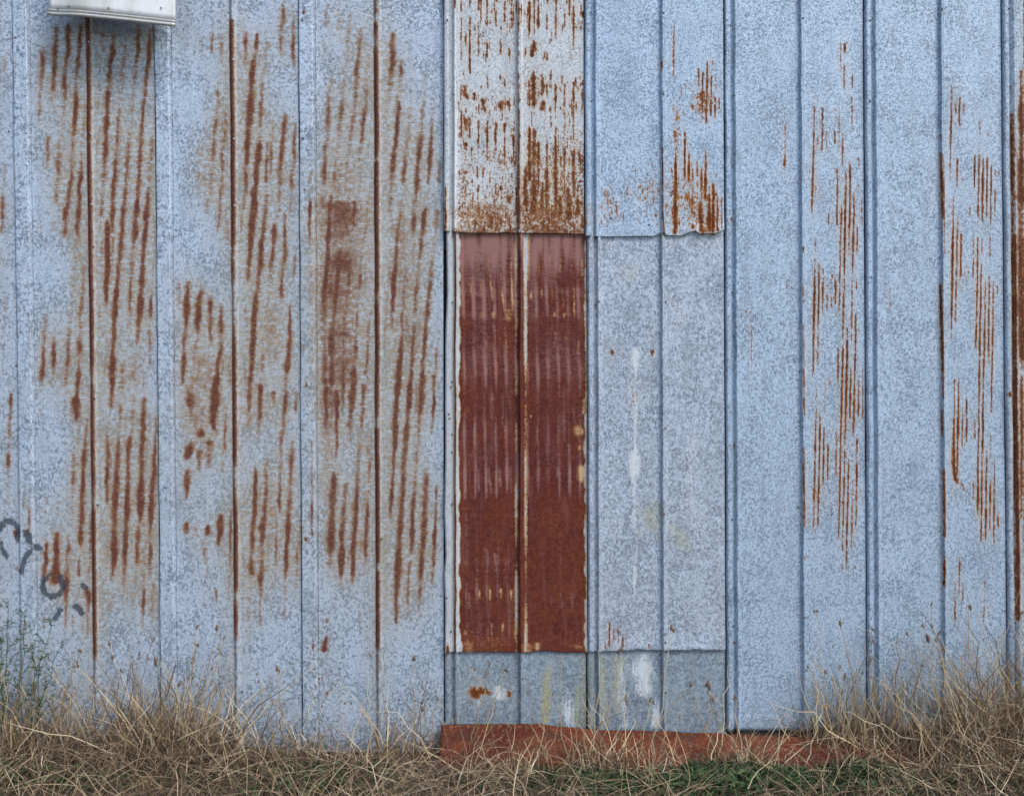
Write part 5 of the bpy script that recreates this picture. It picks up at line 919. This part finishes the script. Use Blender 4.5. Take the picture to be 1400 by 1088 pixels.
stalk(90, -0.08, (98, 890), 'branching tan stalk standing right of the green weed', 0, 4, th=0.0030, seed=4, shade=0.45)
stalk(95, -0.10, (52, 908), 'thick tan stalk leaning left behind the green weed', 0, 2, th=0.0034, seed=24, shade=0.5)
stalk(150, -0.08, (180, 905), 'bare grey stalk leaning right beside the long rust line', 0, 2, seed=5, shade=0.3)
stalk(393, -0.07, (379, 912), 'stalk with a reddish seed head below the second lap', 1, 3, seed=6)
stalk(508, -0.08, (503, 922), 'pale straw stem before the third rib', 0, 1, seed=7, shade=0.9)
stalk(562, -0.08, (566, 900), 'branched stalk with a brown head, left of the red sheet foot', 2, 3, seed=8)
stalk(558, -0.06, (600, 872), 'fine dark twig curving up to the corner of the red sheet', 0, 5, seed=9, shade=0.1, th=0.0018)
stalk(648, -0.22, (692, 916), 'straw stem leaning right over the rusty patch', 1, 1, seed=10, shade=0.8)
stalk(737, -0.20, (755, 892), 'tall ochre straw reaching the hem of the red sheet', 0, 1, seed=11, th=0.0028, shade=0.6)
stalk(812, -0.20, (818, 888), 'upright straw stem along the lap under the red sheet', 0, 1, seed=12, shade=0.8)
stalk(818, -0.20, (849, 888), 'tall stalk with a seed head before the chalky patch', 1, 2, seed=13, shade=0.55)
stalk(890, -0.20, (919, 862), 'long thin straw crossing the hem of the mottled sheet', 1, 2, seed=14, shade=0.75)
stalk(968, -0.20, (969, 937), 'short stalk with a round brown seed head', 1, 1, seed=15, headsize=1.2)
stalk(985, -0.20, (944, 936), 'stalk leaning left beside the short round-headed one', 1, 2, seed=16)
stalk(985, -0.16, (996, 905), 'straw stem in front of the narrow lap', 0, 1, seed=17, shade=0.85)
stalk(1140, -0.08, (1116, 835), 'tall feathery stalk beside the fine rust streaks', 3, 4, seed=18, shade=0.6)
stalk(1185, -0.08, (1149, 852), 'tall stalk with a dark head leaning left', 1, 2, seed=19)
stalk(1243, -0.07, (1262, 856), 'thin green-tipped stalk leaning right', 1, 1, seed=20, shade=0.7)
stalk(1222, -0.08, (1228, 865), 'grey straw stem right of the double rib', 0, 2, seed=21, shade=0.3)
stalk(1310, -0.08, (1325, 829), 'tall thick stalk with a dark head below the hooked stain', 2, 3, th=0.0032, seed=22, headsize=1.2)
stalk(1362, -0.09, (1330, 862), 'forked dry stalk leaning left near the right edge', 0, 3, seed=23, th=0.0028, shade=0.6)
stalk(1392, -0.08, (1396, 836), 'tall dry stalk at the right edge', 1, 4, seed=25, th=0.003)
stalk(1100, -0.20, (1125, 962), 'stray straw leaning over the right part of the rusted strip', 0, 0, seed=26, shade=0.9)

# green feathery weed at the left edge
def green_weed(px, y, stems, label, seed):
    r = random.Random(seed); rg = np.random.default_rng(seed); b = P3(px, 1030, y); b.z = 0
    root = empty('green_weed', b); tubes = []; lv = []
    for (tx, ty) in stems:
        t = P3(tx, ty, y + r.uniform(-0.03, 0.02)); s = b + Vector((r.uniform(-.04, .04), 0, 0)); mid = wig(s, t, 8, 0.006, r); tubes.append(tube(mid, 0.0026, 0.0010))
        for i in range(3, 9):
            for _ in range(2):
                p = mid[i]; d = 0.09 * (1.15 - i / 9) + 0.02; e = p + Vector((r.uniform(-1, 1) * d * .8, r.uniform(-.03, .02), d * r.uniform(.3, 1))); e.y = min(e.y, -0.02)
                br = wig(p, e, 3, 0.003, r); tubes.append(tube(br, 0.0011, 0.0006, 4))
                for c in br[1:]:
                    n = 3; lv.append(blades(np.repeat(np.array(c)[None], n, 0), rg.uniform(0.012, 0.032, n), rg.uniform(0, 2 * math.pi, n), np.radians(rg.uniform(-10, 80, n)), rg.uniform(0, .3, n), rg.uniform(0.0022, 0.0048, n), rg.beta(2, 2.5, n), 2, 0, seed))
    V, Q = join(tubes); me = mesh_np('stem', V, Q); fattr(me, 'shade', np.full(len(V), 0.55)); obj('stem', me, M['green'], root)
    blade_obj('leaves', lv, M['green'], root)
    tag(root, label, 'weed', 'green weeds at the left edge')
green_weed(4, -0.14, [(2, 880), (12, 832), (-12, 860)], 'green feathery weed cut off by the left edge', 3)
green_weed(30, -0.12, [(70, 858), (46, 888), (34, 846), (82, 885)], 'green feathery weed leaning right beside the left edge', 4)
# pale seed puff in the grass
r_ = random.Random(2); c = P3(71, 1050, -0.24)
root = empty('seed_puff', (c.x, c.y, 0)); rg = np.random.default_rng(3); n = 160
v = blades(np.repeat(np.array(c)[None], n, 0) + rg.normal(0, 0.004, (n, 3)), rg.uniform(0.008, 0.018, n), rg.uniform(0, 6.28, n), rg.uniform(-1.2, 1.5, n), np.zeros(n), rg.uniform(.0015, .003, n), rg.uniform(.85, 1, n), 2, 0, 5)
blade_obj('puff', [v], M['straw'], root)
V, Q = tube([Vector((c.x, c.y, 0.0)), Vector((c.x + .004, c.y, c.z * .5)), c], .0016, .001); me = mesh_np('stem', V, np.array(Q)); fattr(me, 'shade', np.full(len(V), .5)); obj('stem', me, M['straw'], root)
tag(root, 'small pale fluffy seed puff in the dry grass at lower left', 'seed puff')
